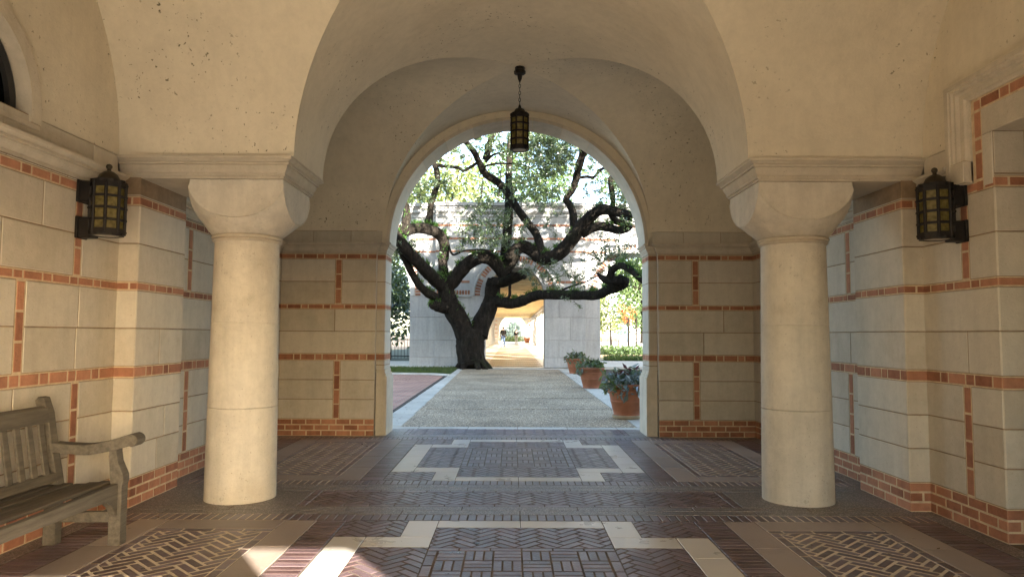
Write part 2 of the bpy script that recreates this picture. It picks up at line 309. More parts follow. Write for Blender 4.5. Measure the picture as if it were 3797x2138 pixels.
LIMBS = {
 'trunk': [(-1.4,25.4,-0.08,0.566),(-1.44,25.5,0.07,0.497),(-1.52,25.5,0.44,0.481),(-1.54,25.5,0.81,0.504),(-1.53,25.5,1.13,0.497),(-1.49,25.5,1.41,0.464)],
 'stemL': [(-1.72,25.4,1.13,0.33),(-1.86,25.3,1.59,0.338),(-2.07,25.2,1.95,0.346),(-2.24,25.1,2.27,0.317),(-2.35,25.0,2.58,0.297),(-2.4,25.0,2.9,0.269)],
 'stemR': [(-1.25,25.6,1.13,0.342),(-1.14,25.7,1.6,0.344),(-0.94,25.8,2.02,0.316),(-0.79,25.9,2.5,0.279),(-0.74,25.9,2.93,0.279),(-0.67,25.9,3.19,0.269)],
 'knob': [(-2.39,25.0,2.17,0.242),(-2.65,24.8,2.21,0.221),(-2.79,24.7,2.21,0.156),(-2.87,24.6,2.25,0.073)],
 'L1': [(-2.4,25.0,2.81,0.26),(-2.73,24.6,3.1,0.238),(-2.95,24.2,3.33,0.225),(-3.24,23.7,3.64,0.207),(-3.56,23.2,4.01,0.194),(-3.81,23.0,4.35,0.181),(-4.1,22.4,4.59,0.162),(-4.52,21.6,4.72,0.135),(-4.98,20.6,4.69,0.102)],
 'L1b': [(-3.65,23.2,4.49,0.191),(-3.55,23.2,4.83,0.153),(-3.52,23.2,5.21,0.13),(-3.6,23.2,5.48,0.114),(-3.78,23.3,5.84,0.1),(-4.05,23.5,6.34,0.077)],
 'L2': [(-2.67,24.8,2.48,0.157),(-2.95,24.5,2.62,0.146),(-3.21,24.2,2.87,0.13),(-3.42,23.9,3.24,0.12),(-3.57,23.6,3.58,0.11),(-3.74,23.4,3.95,0.1),(-3.93,23.1,4.25,0.086)],
 'L3': [(-2.4,25.0,3.04,0.232),(-2.47,25.0,3.41,0.176),(-2.5,25.0,3.82,0.167),(-2.46,25.0,3.89,0.173),(-2.45,25.0,4.3,0.173),(-2.52,24.9,4.57,0.188),(-2.74,24.7,4.77,0.187),(-3.11,24.4,4.84,0.193),(-3.45,24.0,4.76,0.181),(-3.66,23.5,4.55,0.17)],
 'L3b': [(-2.98,24.6,5.05,0.146),(-2.93,24.7,5.35,0.122),(-2.92,24.8,5.69,0.11),(-2.82,24.9,6.12,0.106),(-2.71,25.0,6.56,0.107),(-2.75,25.1,6.95,0.099),(-2.86,25.2,7.26,0.091),(-3.09,25.3,7.58,0.067)],
 'L3c': [(-2.83,25.2,7.24,0.075),(-2.39,25.0,7.14,0.062),(-1.97,24.8,7.05,0.061),(-1.77,24.6,6.9,0.057),(-1.55,24.5,6.98,0.056),(-1.3,24.4,7.12,0.056)],
 'L4': [(-2.35,25.0,2.86,0.269),(-2.08,24.9,3.13,0.259),(-1.8,24.8,3.48,0.249),(-1.43,24.7,3.77,0.229),(-1.03,24.7,3.89,0.229),(-0.71,24.8,3.76,0.23),(-0.46,24.9,3.45,0.213),(-0.39,25.0,3.35,0.204)],
 'L4b': [(-0.46,25.0,3.37,0.214),(-0.21,25.0,3.6,0.223),(0.01,24.9,3.98,0.222),(-0.13,24.8,3.92,0.22),(0.1,24.7,4.17,0.211),(0.38,24.6,4.24,0.218),(0.7,24.5,4.05,0.234),(0.97,24.4,3.84,0.249),(1.36,24.3,3.87,0.24),(1.75,24.2,4.18,0.231),(2.05,24.1,4.56,0.23),(2.32,24.0,4.92,0.221),(2.61,23.8,5.21,0.196),(2.89,23.6,5.37,0.178),(3.24,23.3,5.3,0.169),(3.6,23.0,5.13,0.159),(3.96,22.7,4.92,0.149),(4.4,22.3,4.76,0.132),(5.01,21.8,4.79,0.1)],
 'L4c': [(2.29,24.1,4.64,0.182),(2.51,24.0,4.75,0.166),(2.76,23.8,4.84,0.156),(3.08,23.6,4.79,0.155),(3.4,23.4,4.66,0.138),(3.63,23.2,4.67,0.13),(3.81,23.1,4.77,0.106)],
 'L4d': [(3.21,23.4,5.2,0.115),(3.39,23.6,4.98,0.109),(3.73,23.8,4.94,0.094),(4.15,24.0,4.87,0.047)],
 'L5': [(0.95,24.4,4.0,0.176),(0.86,24.5,4.41,0.145),(0.74,24.6,4.75,0.137),(0.42,24.7,5.18,0.138),(0.08,24.8,5.67,0.135),(-0.25,24.8,6.2,0.135),(-0.59,24.7,6.54,0.134),(-0.99,24.6,6.78,0.129),(-1.18,24.4,7.08,0.112),(-1.38,24.2,7.45,0.103),(-1.62,24.0,7.72,0.095),(-1.95,23.8,8.16,0.086)],
 'L6': [(2.15,24.1,4.68,0.174),(2.04,24.2,5.01,0.143),(2.03,24.3,5.35,0.136),(1.92,24.4,5.68,0.128),(1.81,24.5,5.9,0.121),(2.01,24.5,6.23,0.129),(2.15,24.5,6.59,0.129),(2.22,24.4,6.97,0.132),(2.35,24.3,7.39,0.136),(2.36,24.2,7.69,0.135),(2.29,24.0,8.23,0.126)],
 'L6b': [(2.23,24.5,6.65,0.064),(2.53,24.5,6.68,0.056),(2.77,24.5,6.67,0.056),(2.97,24.5,6.9,0.06),(3.21,24.5,7.04,0.048),(3.57,24.5,7.2,0.036)],
 'L7': [(3.23,23.4,5.35,0.1),(3.27,23.4,5.7,0.092),(3.21,23.4,6.04,0.1),(3.2,23.4,6.35,0.1),(3.35,23.5,6.69,0.085),(3.33,23.6,7.26,0.07)],
 'L8': [(-0.34,25.3,3.81,0.166),(-0.29,25.4,4.36,0.175),(-0.23,25.5,5.0,0.168),(-0.19,25.5,5.62,0.159),(-0.18,25.5,6.25,0.143),(-0.2,25.5,6.88,0.126),(-0.17,25.5,7.52,0.117),(-0.16,25.5,8.36,0.101)],
 'stub': [(-0.74,25.9,3.07,0.231),(-0.4,25.7,3.1,0.201),(-0.03,25.4,3.2,0.179),(0.25,25.2,3.3,0.159),(0.39,25.1,3.31,0.154)],
 'drop': [(-0.13,25.6,3.1,0.057),(-0.14,25.4,2.85,0.052),(-0.14,25.0,2.59,0.056),(-0.21,24.9,2.45,0.046)],
 'R1': [(-0.73,25.9,2.45,0.231),(-0.4,25.6,2.37,0.209),(-0.02,25.2,2.31,0.187),(0.34,24.8,2.4,0.184),(0.77,24.3,2.54,0.172),(1.31,23.7,2.54,0.163),(1.83,23.1,2.5,0.159),(2.28,22.6,2.46,0.151),(2.6,22.2,2.45,0.148),(2.85,21.9,2.57,0.155),(3.12,21.6,2.68,0.169),(3.29,21.4,2.76,0.151),(3.31,21.3,2.89,0.135)],
 'R2': [(3.24,21.3,2.85,0.166),(3.0,21.3,2.83,0.142),(2.78,21.4,2.86,0.127),(2.62,21.5,2.96,0.08),(2.53,21.6,3.07,0.032)],
 'R3': [(2.89,21.3,2.93,0.119),(2.91,21.2,3.11,0.11),(3.07,21.1,3.24,0.106),(3.25,20.9,3.22,0.105),(3.43,20.7,3.07,0.108),(3.6,20.5,2.88,0.107),(3.78,20.3,2.68,0.106),(4.11,19.9,2.4,0.089)],
 'tw1': [(-0.99,24.5,7.18,0.048),(-0.74,24.3,7.38,0.04),(-0.35,24.1,7.43,0.036),(0.05,23.9,7.44,0.027)],
 'tw2': [(-1.15,24.5,6.98,0.036),(-0.74,24.3,7.06,0.036),(-0.15,24.0,7.01,0.032),(0.36,23.8,6.9,0.023),(0.82,23.6,6.58,0.016)],
 'tw3': [(-2.33,25.0,4.51,0.041),(-2.13,24.6,3.97,0.04),(-1.7,24.2,4.05,0.036),(-1.17,23.8,4.04,0.031),(-0.66,23.4,3.96,0.019)],
 'tw4': [(1.59,23.4,2.68,0.035),(1.92,23.2,2.8,0.03),(2.3,22.8,2.9,0.025),(2.64,22.5,3.08,0.021)],
}
CLUSTERS = [(-2.47,24.0,7.61,0.23,6),(-1.91,24.0,7.42,0.27,7),(-2.11,24.0,7.14,0.23,4),(-1.2,23.8,7.68,0.35,8),(-0.73,23.5,7.76,0.34,10),(-0.53,23.5,7.45,0.34,10),(-0.26,23.5,7.61,0.27,8),(0.73,23.2,7.57,0.37,22),(1.18,23.2,7.61,0.37,24),(1.64,23.2,7.46,0.34,20),(0.99,23.2,7.22,0.41,26),(1.42,23.3,7.06,0.38,24),(1.8,23.3,7.06,0.23,12),(0.54,23.2,7.07,0.34,18),(0.24,23.4,6.92,0.3,10),(0.74,23.4,6.57,0.41,16),(1.27,23.4,6.65,0.3,12),(0.43,23.5,6.13,0.38,12),(0.82,23.5,5.82,0.34,10),(1.2,23.5,5.67,0.3,8),(1.43,23.5,6.14,0.27,6),(-3.06,24.5,6.24,0.32,14),(-2.5,24.5,6.29,0.24,8),(-3.35,24.3,5.96,0.23,8),(-2.26,24.5,6.49,0.2,5),(-1.11,24.0,5.24,0.43,18),(-0.8,24.0,5.56,0.35,14),(-1.42,24.0,4.89,0.35,14),(-0.72,24.0,4.77,0.39,16),(-0.22,24.5,5.13,0.32,10),(-1.81,24.0,4.49,0.35,12),(-1.19,24.0,4.38,0.35,12),(-0.68,24.0,4.26,0.31,10),(-0.02,25.0,5.74,0.28,8),(-0.19,25.0,6.36,0.28,8),(-0.22,25.0,4.51,0.28,8),(0.37,24.0,5.05,0.23,4),(0.25,24.0,4.58,0.23,5),(1.23,24.0,4.78,0.27,3),(1.46,24.0,5.37,0.23,2),(2.54,23.5,5.99,0.3,4),(2.73,23.5,5.68,0.3,4),(2.66,23.5,6.26,0.23,4),(3.5,23.0,5.81,0.3,9),(3.64,23.0,5.43,0.26,8),(3.45,23.4,6.28,0.23,8),(2.93,23.5,7.15,0.19,6),(2.85,23.0,4.15,0.3,4),(3.34,23.0,4.08,0.33,9),(3.71,23.0,3.82,0.3,9),(2.97,22.5,3.68,0.29,6),(2.66,23.0,3.85,0.26,4),(3.43,22.0,3.31,0.25,7),(0.37,24.5,3.69,0.31,5),(0.68,24.2,3.48,0.31,5),(0.45,24.0,3.24,0.26,4),(1.07,24.0,3.47,0.35,6),(1.53,23.7,3.53,0.35,6),(1.93,23.3,3.23,0.34,7),(1.3,23.5,3.03,0.34,7),(1.83,23.2,2.88,0.34,7),(0.92,23.7,2.92,0.3,5),(0.67,24.0,2.72,0.22,3),(2.3,22.8,2.98,0.29,5),(2.48,22.5,3.37,0.33,7),(2.74,22.3,3.6,0.28,5),(2.47,22.5,2.71,0.2,3),(1.9,23.0,2.28,0.15,2),(3.15,21.5,3.56,0.27,5),(3.46,21.0,3.43,0.27,6),(-3.85,23.4,3.91,0.23,10),(-3.54,23.6,4.2,0.19,5),(-3.88,23.6,3.62,0.21,8),(-2.0,24.0,7.89,0.23,5),(2.16,23.5,7.81,0.3,10),(2.74,23.5,7.5,0.3,8)]
# ------------------------------------------------------------------ arcade dimensions
A = 1.6; H = 1.48; ZS = 2.445; B = 1.41; XW = 2.83
BAYS = (7.14, 3.55, -.04); PER = 3.59; YE = 8.55; YB = -1.83
# ------------------------------------------------------------------ floor
def clip(poly, x0, x1, y0, y1):
    for ax, lim, sg in ((0, x0, 1), (0, x1, -1), (1, y0, 1), (1, y1, -1)):
        out = []; n = len(poly)
        for i in range(n):
            p, q = poly[i], poly[(i+1) % n]
            dp, dq = sg*(p[ax]-lim), sg*(q[ax]-lim)
            if dp >= 0: out.append(p)
            if dp*dq < 0:
                t = dp/(dp-dq); out.append((p[0]+(q[0]-p[0])*t, p[1]+(q[1]-p[1])*t))
        poly = out
        if len(poly) < 3: return []
    return poly
fb = MB(); fs_ = MB()      # bricks; stones
HT = .0018
def slab(mb, poly, m=0, r=None, shrink=.0, h=HT, tp=.003):
    if len(poly) < 3: return
    cx = sum(p[0] for p in poly)/len(poly); cy = sum(p[1] for p in poly)/len(poly)
    ar = abs(sum(poly[i][0]*poly[(i+1) % len(poly)][1]-poly[(i+1) % len(poly)][0]*poly[i][1] for i in range(len(poly))))/2
    if ar < 2e-4: return
    r = random.random() if r is None else r
    k = len(poly); zj = random.uniform(-.0003, .0003)
    top = []
    for x, y in poly:
        d = math.hypot(x-cx, y-cy)+1e-6; s = max(0, 1-tp*1.3/d); top.append((cx+(x-cx)*s, cy+(y-cy)*s, h+zj))
    vs = [(x, y, 0) for x, y in poly]+top
    mb.add(vs, [tuple(range(k, 2*k))]+[(i, (i+1) % k, k+(i+1) % k, k+i) for i in range(k)], m, r)
def rect(x0, x1, y0, y1, g=.0048): return [(x0+g, y0+g), (x1-g, y0+g), (x1-g, y1-g), (x0+g, y1-g)]
BW = .0575
def herring(x0, x1, y0, y1, g=.005, ang=45):
    cx, cy = (x0+x1)/2, (y0+y1)/2; R = math.hypot(x1-x0, y1-y0)/2+.3; n = int(R/BW)+2; ca, sa = cos(radians(ang)), sin(radians(ang)); k = 3
    def put(a0, a1, b0, b1):
        ps = [(a0+g, b0+g), (a1-g, b0+g), (a1-g, b1-g), (a0+g, b1-g)]
        ps = [(cx+ca*u-sa*w, cy+sa*u+ca*w) for u, w in ps]
        if max(p[0] for p in ps) < x0 or min(p[0] for p in ps) > x1 or max(p[1] for p in ps) < y0 or min(p[1] for p in ps) > y1: return
        slab(fb, clip(ps, x0+.003, x1-.003, y0+.003, y1-.003))
    for y in range(-n, n):
        for x in range(-n, n):
            t = (x-y) % (2*k)
            if t == 0: put(x*BW, (x+k)*BW, y*BW, (y+1)*BW)
            elif t == 2*k-1: put(x*BW, (x+1)*BW, y*BW, (y+k)*BW)
def soldier(x0, x1, y0, y1, along='x'):   # bricks side by side along the given axis
    L = (x1-x0) if along == 'x' else (y1-y0); n = max(1, round(L/BW)); w = L/n
    for i in range(n):
        if along == 'x': slab(fb, rect(x0+i*w, x0+(i+1)*w, y0, y1))
        else: slab(fb, rect(x0, x1, y0+i*w, y0+(i+1)*w))
def stretch(x0, x1, y0, y1, along='x', L=.172):
    T = (x1-x0) if along == 'x' else (y1-y0); n = max(1, round(T/L)); p = 0; o = random.choice((0, .5))
    e = [0]+[ (i+o)/n for i in range(0 if o else 1, n)]+[1]
    for a, b in zip(e[:-1], e[1:]):
        if along == 'x': slab(fb, rect(x0+a*T, x0+b*T, y0, y1))
        else: slab(fb, rect(x0, x1, y0+a*T, y0+b*T))
def stones(x0, x1, y0, y1, m, n=1, along='x'):
    for i in range(n):
        if along == 'x': slab(fs_, rect(x0+(x1-x0)*i/n, x0+(x1-x0)*(i+1)/n, y0, y1, .0025), m)
        else: slab(fs_, rect(x0, x1, y0+(y1-y0)*i/n, y0+(y1-y0)*(i+1)/n, .0025), m)
def basket(x0, x1, y0, y1, nx, ny):
    w = (x1-x0)/nx; h = (y1-y0)/ny
    for i in range(nx):
        for j in range(ny):
            X, Y = x0+i*w, y0+j*h
            for k in range(3):
                if (i+j) % 2: slab(fb, rect(X, X+w, Y+k*h/3, Y+(k+1)*h/3))
                else: slab(fb, rect(X+k*w/3, X+(k+1)*w/3, Y, Y+h))
def bay(yc, detail=True):
    S = (1, -1)
    def mx(s, a, b): return (a, b) if s > 0 else (-b, -a)
    for s in S:
        soldier(-2.70, 2.70, *[v+yc for v in mx(s, 1.16, 1.32)])
        y0, y1 = mx(s, 1.16, 1.16)
        stones(-.525, 0, *[v+yc for v in mx(s, 1.0, 1.16)], 0); stones(0, .525, *[v+yc for v in mx(s, 1.0, 1.16)], 0)
        herring(-.525, .525, *[v+yc for v in mx(s, .57, 1.0)])
        stretch(-.525, .525, *[v+yc for v in mx(s, .515, .57)])
    basket(-.465, .465, yc-.515, yc+.515, 6, 6)
    for s in S:
        stretch(*mx(s, .468, .525), yc-.51, yc+.51, 'y')
        x0, x1 = mx(s, .525, .92)
        herring(x0, x1, yc-.58, yc+.58)
        vx = mx(s, .92, 1.115); stones(*vx, yc-.785, yc+.785, 0, 4, 'y')
        soldier(*mx(s, 1.118, 1.31), yc-1.16, yc+1.16, 'y')
        for q in S:
            yy = [v+yc for v in mx(q, .58, .785)]; stones(*mx(s, .525, .92), *yy, 0)
            yy = [v+yc for v in mx(q, .785, 1.16)]; stones(*mx(s, .525, .72), *yy, 0)
            herring(*mx(s, .72, 1.118), *yy)
            stones(*mx(s, 1.515, 2.26), *[v+yc for v in mx(q, .95, 1.16)], 1)
            stretch(*mx(s, 1.515, 2.26), *[v+yc for v in mx(q, .89, .95)])
        stones(*mx(s, 1.31, 1.515), yc-1.16, yc+1.16, 1, 4, 'y')
        stones(*mx(s, 2.26, 2.47), yc-1.16, yc+1.16, 1, 4, 'y')
        stretch(*mx(s, 1.515, 1.575), yc-.89, yc+.89, 'y'); stretch(*mx(s, 2.2, 2.26), yc-.89, yc+.89, 'y')
        herring(*mx(s, 1.575, 2.2), yc-.89, yc+.89, .0085)
        soldier(*mx(s, 2.47, 2.70), yc-1.16, yc+1.16, 'y')
        stones(*mx(s, 2.70, XW), yc-1.32, yc+1.32, 2, 3, 'y')
    for s in S:
        for (a, b), off in (((1.32, 1.43), 0), ((1.43, 1.54), .4)):
            y0, y1 = [v+yc for v in mx(s, a, b)]
            e = [-XW]+[-2.4+off+.8*i for i in range(7)]+[XW]
            for p, q in zip(e[:-1], e[1:]): slab(fs_, rect(p, q, y0, y1, .003), 2)
def transverse(yt):
    y0, y1 = yt-.255, yt+.255
    stretch(-1.5, 1.5, y0, y0+.06); stretch(-1.5, 1.5, y1-.06, y1)
    herring(-1.5, 1.5, y0+.06, y1-.06)
    for s in (1, -1):
        a, b = (1.5, 1.56) if s > 0 else (-1.56, -1.5)
        stretch(a, b, y0, y1, 'y')
        a, b = (1.56, XW) if s > 0 else (-XW, -1.56)
        slab(fs_, rect(a, b, y0, y1, .003), 2)
for yc in BAYS[:2]: bay(yc)
for yc in BAYS[:2]: transverse(yc-1.795)
# sill at the garden arch
for p, q in zip([-XW]+[-2.0, -1.2, -.4, .4, 1.2, 2.0], [-2.0, -1.2, -.4, .4, 1.2, 2.0, XW]): slab(fs_, rect(p, q, 8.46, 8.57 if abs(p+q) < 3.0 else 8.54, .003), 2)
herring(-1.3, 1.3, 8.66, 9.22); soldier(-1.3, 1.3, 8.57, 8.66); stretch(-1.36, -1.3, 8.57, 9.22, 'y'); stretch(1.3, 1.36, 8.57, 9.22, 'y')
for s in (1, -1):
    a, b = (1.36, 1.62) if s > 0 else (-1.62, -1.36)
    stones(a, b, 8.57, 9.22, 2, 2, 'y')
for i in range(6): slab(fs_, rect(-1.9+i*.64, -1.9+(i+1)*.64, 9.22, 9.44, .003), 3)
g = MB(); g.face([(-3.6, YB, 0), (3.6, YB, 0), (3.6, 9.0, 0), (-3.6, 9.0, 0)]); g.face([(-2.2, 9.0, 0), (2.2, 9.0, 0), (2.2, 9.45, 0), (-2.2, 9.45, 0)])
for s in (1, -1):
    a, b = sorted((s*1.515, s*2.26))
    for yc in BAYS[:2]: g.face([(a, yc-.95, .0006), (b, yc-.95, .0006), (b, yc+.95, .0006), (a, yc+.95, .0006)], 1)
    a, b = sorted((s*1.515, s*2.7))
    for yc in BAYS[:2]:
        for q in (-1.24, 1.24): g.face([(a, yc+q-.08, .0006), (b, yc+q-.08, .0006), (b, yc+q+.08, .0006), (a, yc+q+.08, .0006)], 1)
floor = struct(g.build('floor', [FMORT, FMORTL]))
struct(fb.build('floor_brick_paving', FBRICK, floor)); struct(fs_.build('floor_stone_paving', [FWHITE, FSAND, FGRAN, EDGE], floor))
g = MB()
g.face([(-3.2, YB, .0035), (3.2, YB, .0035), (3.2, 2.2, .0035), (-3.2, 2.2, .0035)])  # unseen pale sheet over the floor behind the camera, added for warm bounce
struct(g.build('unseen_bounce_floor', mat('pale_bounce_stone', (.62, .54, .42), .8, .1, 3.), floor))
# ------------------------------------------------------------------ walls with stone blocks and brick bands
ROWS = [(.97, 1.50), (1.56, 2.10), (.20, .89)]
def wall(st, bk, O, U, N, u0, u1, vlow=(), vmid=(), vtop=(), z0=0., seed=1, ctop=2.18, bmin=.42, bmax=.75, hole=None, vw=.08, bands=True, base=True, tag_=0):
    """stone facing on the vertical plane through O along U; N is the way out"""
    rd = random.Random(seed); O, U, N = Vector(O), Vector(U), Vector(N); W = Vector((0, 0, 1))
    P = lambda u, w: O+U*u+W*w
    def ok(a, b, c, d): return hole is None or not (b > hole[0]+1e-4 and a < hole[1]-1e-4 and d > hole[2]+1e-4 and c < hole[3]-1e-4)
    def mort(a, b, c, d):
        if b-a > 1e-4 and d-c > 1e-4: st.face([P(a, c), P(b, c), P(b, d), P(a, d)], 1)
    if hole: mort(u0, hole[0], z0, ctop); mort(hole[1], u1, z0, ctop); mort(hole[0], hole[1], hole[3], ctop); mort(hole[0], hole[1], z0, hole[2])
    else: mort(u0, u1, z0, ctop)
    def spans(a, b):
        if hole is None: return [(a, b)]
        r = []
        if a < hole[0]: r.append((a, min(b, hole[0])))
        if b > hole[1]: r.append((max(a, hole[1]), b))
        return r
    def bandrow(c, d, Ls, off=0.):
        for A0, B0 in (spans(u0, u1) if hole and c < hole[3] and d > hole[2] else [(u0, u1)]):
            st.add([tuple(P(a_, z_)+N*.0008) for a_, z_ in ((A0, c), (B0, c), (B0, d), (A0, d))], [(0, 1, 2, 3)], 2)
            u = A0; i = rd.randrange(2); first = True
            while u < B0-.02:
                L = Ls[i % len(Ls)]*rd.uniform(.95, 1.05); i += 1
                if first and off: L *= off
                first = False; e = min(B0, u+L)
                if B0-e < .05: e = B0
                bk('brick_base' if d < .25 else 'brick_band', (int(c*10) if d > .25 else 0, tag_, A0)).block(O, U, W, N, u+(.0065 if u > A0 else 0), e-(.0065 if e < B0 else 0), c+(.008 if d > .25 else .006), d-(.008 if d > .25 else .006), .004, .004, 0, rd.random()); u = e
    def stonerow(c, d, cut, st_off):
        for A0, B0 in (spans(u0, u1) if hole and c < hole[3] and d > hole[2] else [(u0, u1)]):
            bounds = [A0]
            cc = sorted(x for x in cut if A0 < x < B0); segs = []; s = A0
            for x in cc: segs.append((s, x-vw/2)); s = x+vw/2
            segs.append((s, B0))
            for a, b in segs:
                L = b-a
                if L < .03: continue
                n = max(1, round(L/rd.uniform(bmin, bmax)))
                e = [a]+[a+L*(k+rd.uniform(-.22, .22)+(.25 if st_off and n > 1 else -.1 if n > 1 else 0))/n for k in range(1, n)]+[b]
                for p, q in zip(e[:-1], e[1:]):
                    st.block(O, U, W, N, p+(.0038 if p > A0 else 0), q-(.0038 if q < B0 else 0), c+.0038, d-.0038, .004, .004, 0, rd.random())
    def rows(c, d, n, cut):
        c = max(c, z0)
        if d-c < .03: return
        e = [c+(d-c)*k/n for k in range(n+1)]
        for k in range(n): stonerow(e[k], e[k+1], cut, k % 2)
        for x in cut:
            if hole and hole[0] < x < hole[1] and c < hole[3]: continue
            m = max(2, round((d-c)/.178)); q = [c+.004+(d-c-.008)*k/m for k in range(m+1)]
            st.add([tuple(P(a_, z_)+N*.0008) for a_, z_ in ((x-vw/2, c), (x+vw/2, c), (x+vw/2, d), (x-vw/2, d))], [(0, 1, 2, 3)], 2)
            for k in range(m): bk('brick_upright', (x, c, tag_)).block(O, U, W, N, x-vw/2+.009, x+vw/2-.009, q[k]+.0065, q[k+1]-.0065, .004, .004, 0, rd.random())
    if base and z0 < .1:
        for k in range(3): bandrow(z0+.0667*k, z0+.0667*(k+1), (.172,), .5 if k % 2 else 0)
    if bands:
        bandrow(.89, .97, (.172, .085)); bandrow(1.50, 1.56, (.172, .085)); bandrow(2.10, 2.165, (.172, .085))
        rows(.20, .89, 3, vlow); rows(.97, 1.50, 2, vmid); rows(1.56, 2.10, 2, vtop)
        stonerow(2.165, 2.18, (), 0)
    else: rows(z0, ctop, 4, ())
PROF = [(.0, .0), (.012, .0), (.012, .016), (.008, .019), (.022, .030), (.036, .050), (.040, .064), (.038, .068), (.056, .070), (.056, .084), (.052, .087), (.066, .096), (.080, .106), (.082, .122), (.0, .122)]   # (out, up)
def cornice(mb, path, z, prof=PROF, closed=False, m=0, sc=1., zsc=1.):
    """sweep a moulding along a plan polyline; out is to the left of the walk"""
    n = len(path); P = [Vector((p[0], p[1])) for p in path]; nr = []
    for i in range(n):
        ds = []
        if closed or i > 0: ds.append((P[i]-P[i-1]).normalized())
        if closed or i < n-1: ds.append((P[(i+1) % n]-P[i]).normalized())
        ns = [Vector((-d.y, d.x)) for d in ds]
        if len(ns) == 1: nr.append(ns[0])
        else:
            b = (ns[0]+ns[1]); b = b/ max(.2, b.length_squared/2) if b.length > .01 else ns[0]; nr.append(b)
    rows = [[(P[i].x+nr[i].x*o*sc, P[i].y+nr[i].y*o*sc, z+u*zsc) for o, u in prof] for i in range(n)]
    k = len(prof); vs = [p for r_ in rows for p in r_]
    fs = [(i*k+j, ((i+1) % n)*k+j, ((i+1) % n)*k+j+1, i*k+j+1) for i in range(n if closed else n-1) for j in range(k-1)]
    if not closed: fs += [tuple(range(k)), tuple((n-1)*k+j for j in range(k))]
    mb.add(vs, fs, m, random.random())
class Parts:
    def __init__(s): s.d = {}
    def __call__(s, name, key):
        return s.d.setdefault((name, key), MB())
    def build(s, m, root):
        for (name, key), mb in s.d.items(): mb.build(name, m, root)
# ---- vaulted ceiling: two barrels meeting in groins
NV = 20; vparts = []
def vz(c): return ZS+H*max(0., c)
for yc in BAYS:
    va = MB(); vparts.append(('groin_vault', va))
    for web in range(4):     # 0 front 1 back 2 left 3 right, each its own sheet so the groins stay crisp
        grid = {}; vs = []; fs = []
        def vid(i, j):
            if (i, j) not in grid:
                # i along the outer edge param, j from edge (0) to crown (NV)
                tt = pi/2*(1-j/NV)
                uu = (i/NV-1)*tt if True else 0
                c = cos(uu)*0
                if web in (0, 1):
                    t = uu; s = tt*(1 if web == 1 else -1); z = vz(cos(t)); p = (A*sin(t), yc+B*sin(s), z)
                else:
                    s = uu; t = tt*(1 if web == 3 else -1); z = vz(cos(s)); p = (A*sin(t), yc+B*sin(s), z)
                grid[i, j] = len(vs); vs.append(p)
            return grid[i, j]
        for j in range(NV):
            for i in range(2*NV):
                q = [vid(i, j), vid(i+1, j), vid(i+1, j+1), vid(i, j+1)]
                fs.append(tuple(q) if j < NV-1 else tuple(q[:3]))
        va.add(vs, fs)
    for sx in (1, -1):
        rows = [(sin(pi*(k/(2*NV)-.5)), cos(pi*(k/(2*NV)-.5))) for k in range(2*NV+1)]
        vs = []; fs = []
        for (sn, cs) in rows: vs += [(sx*A, yc+B*sn, vz(cs)), (sx*XW, yc+B*sn, vz(cs))]
        fs = [(2*k, 2*k+1, 2*k+3, 2*k+2) for k in range(2*NV)]
        va.add(vs, fs)
for y0, y1 in ((BAYS[1]+B, BAYS[0]-B), (BAYS[2]+B, BAYS[1]-B), (YB, BAYS[2]-B)):
    va = MB(); vparts.append(('transverse_arch', va)); vs = []
    for k in range(2*NV+1):
        t = pi*(k/(2*NV)-.5); vs += [(A*sin(t), y0, vz(cos(t))), (A*sin(t), y1, vz(cos(t)))]
    va.add(vs, [(2*k, 2*k+1, 2*k+3, 2*k+2) for k in range(2*NV)])
    for sx in (1, -1):
        va.face([(sx*A, y0, ZS), (sx*XW, y0, ZS), (sx*XW, y1, ZS), (sx*A, y1, ZS)])
vault = thing('vaulted_ceiling', 'x', 'x', (0, 3.5, ZS))
for nm, va in vparts: va.build(nm, PLASTER, vault, smooth=True)
tag(vault, 'cream plaster groin vaulted ceiling spanning the arcade above the columns', 'vaulted ceiling')
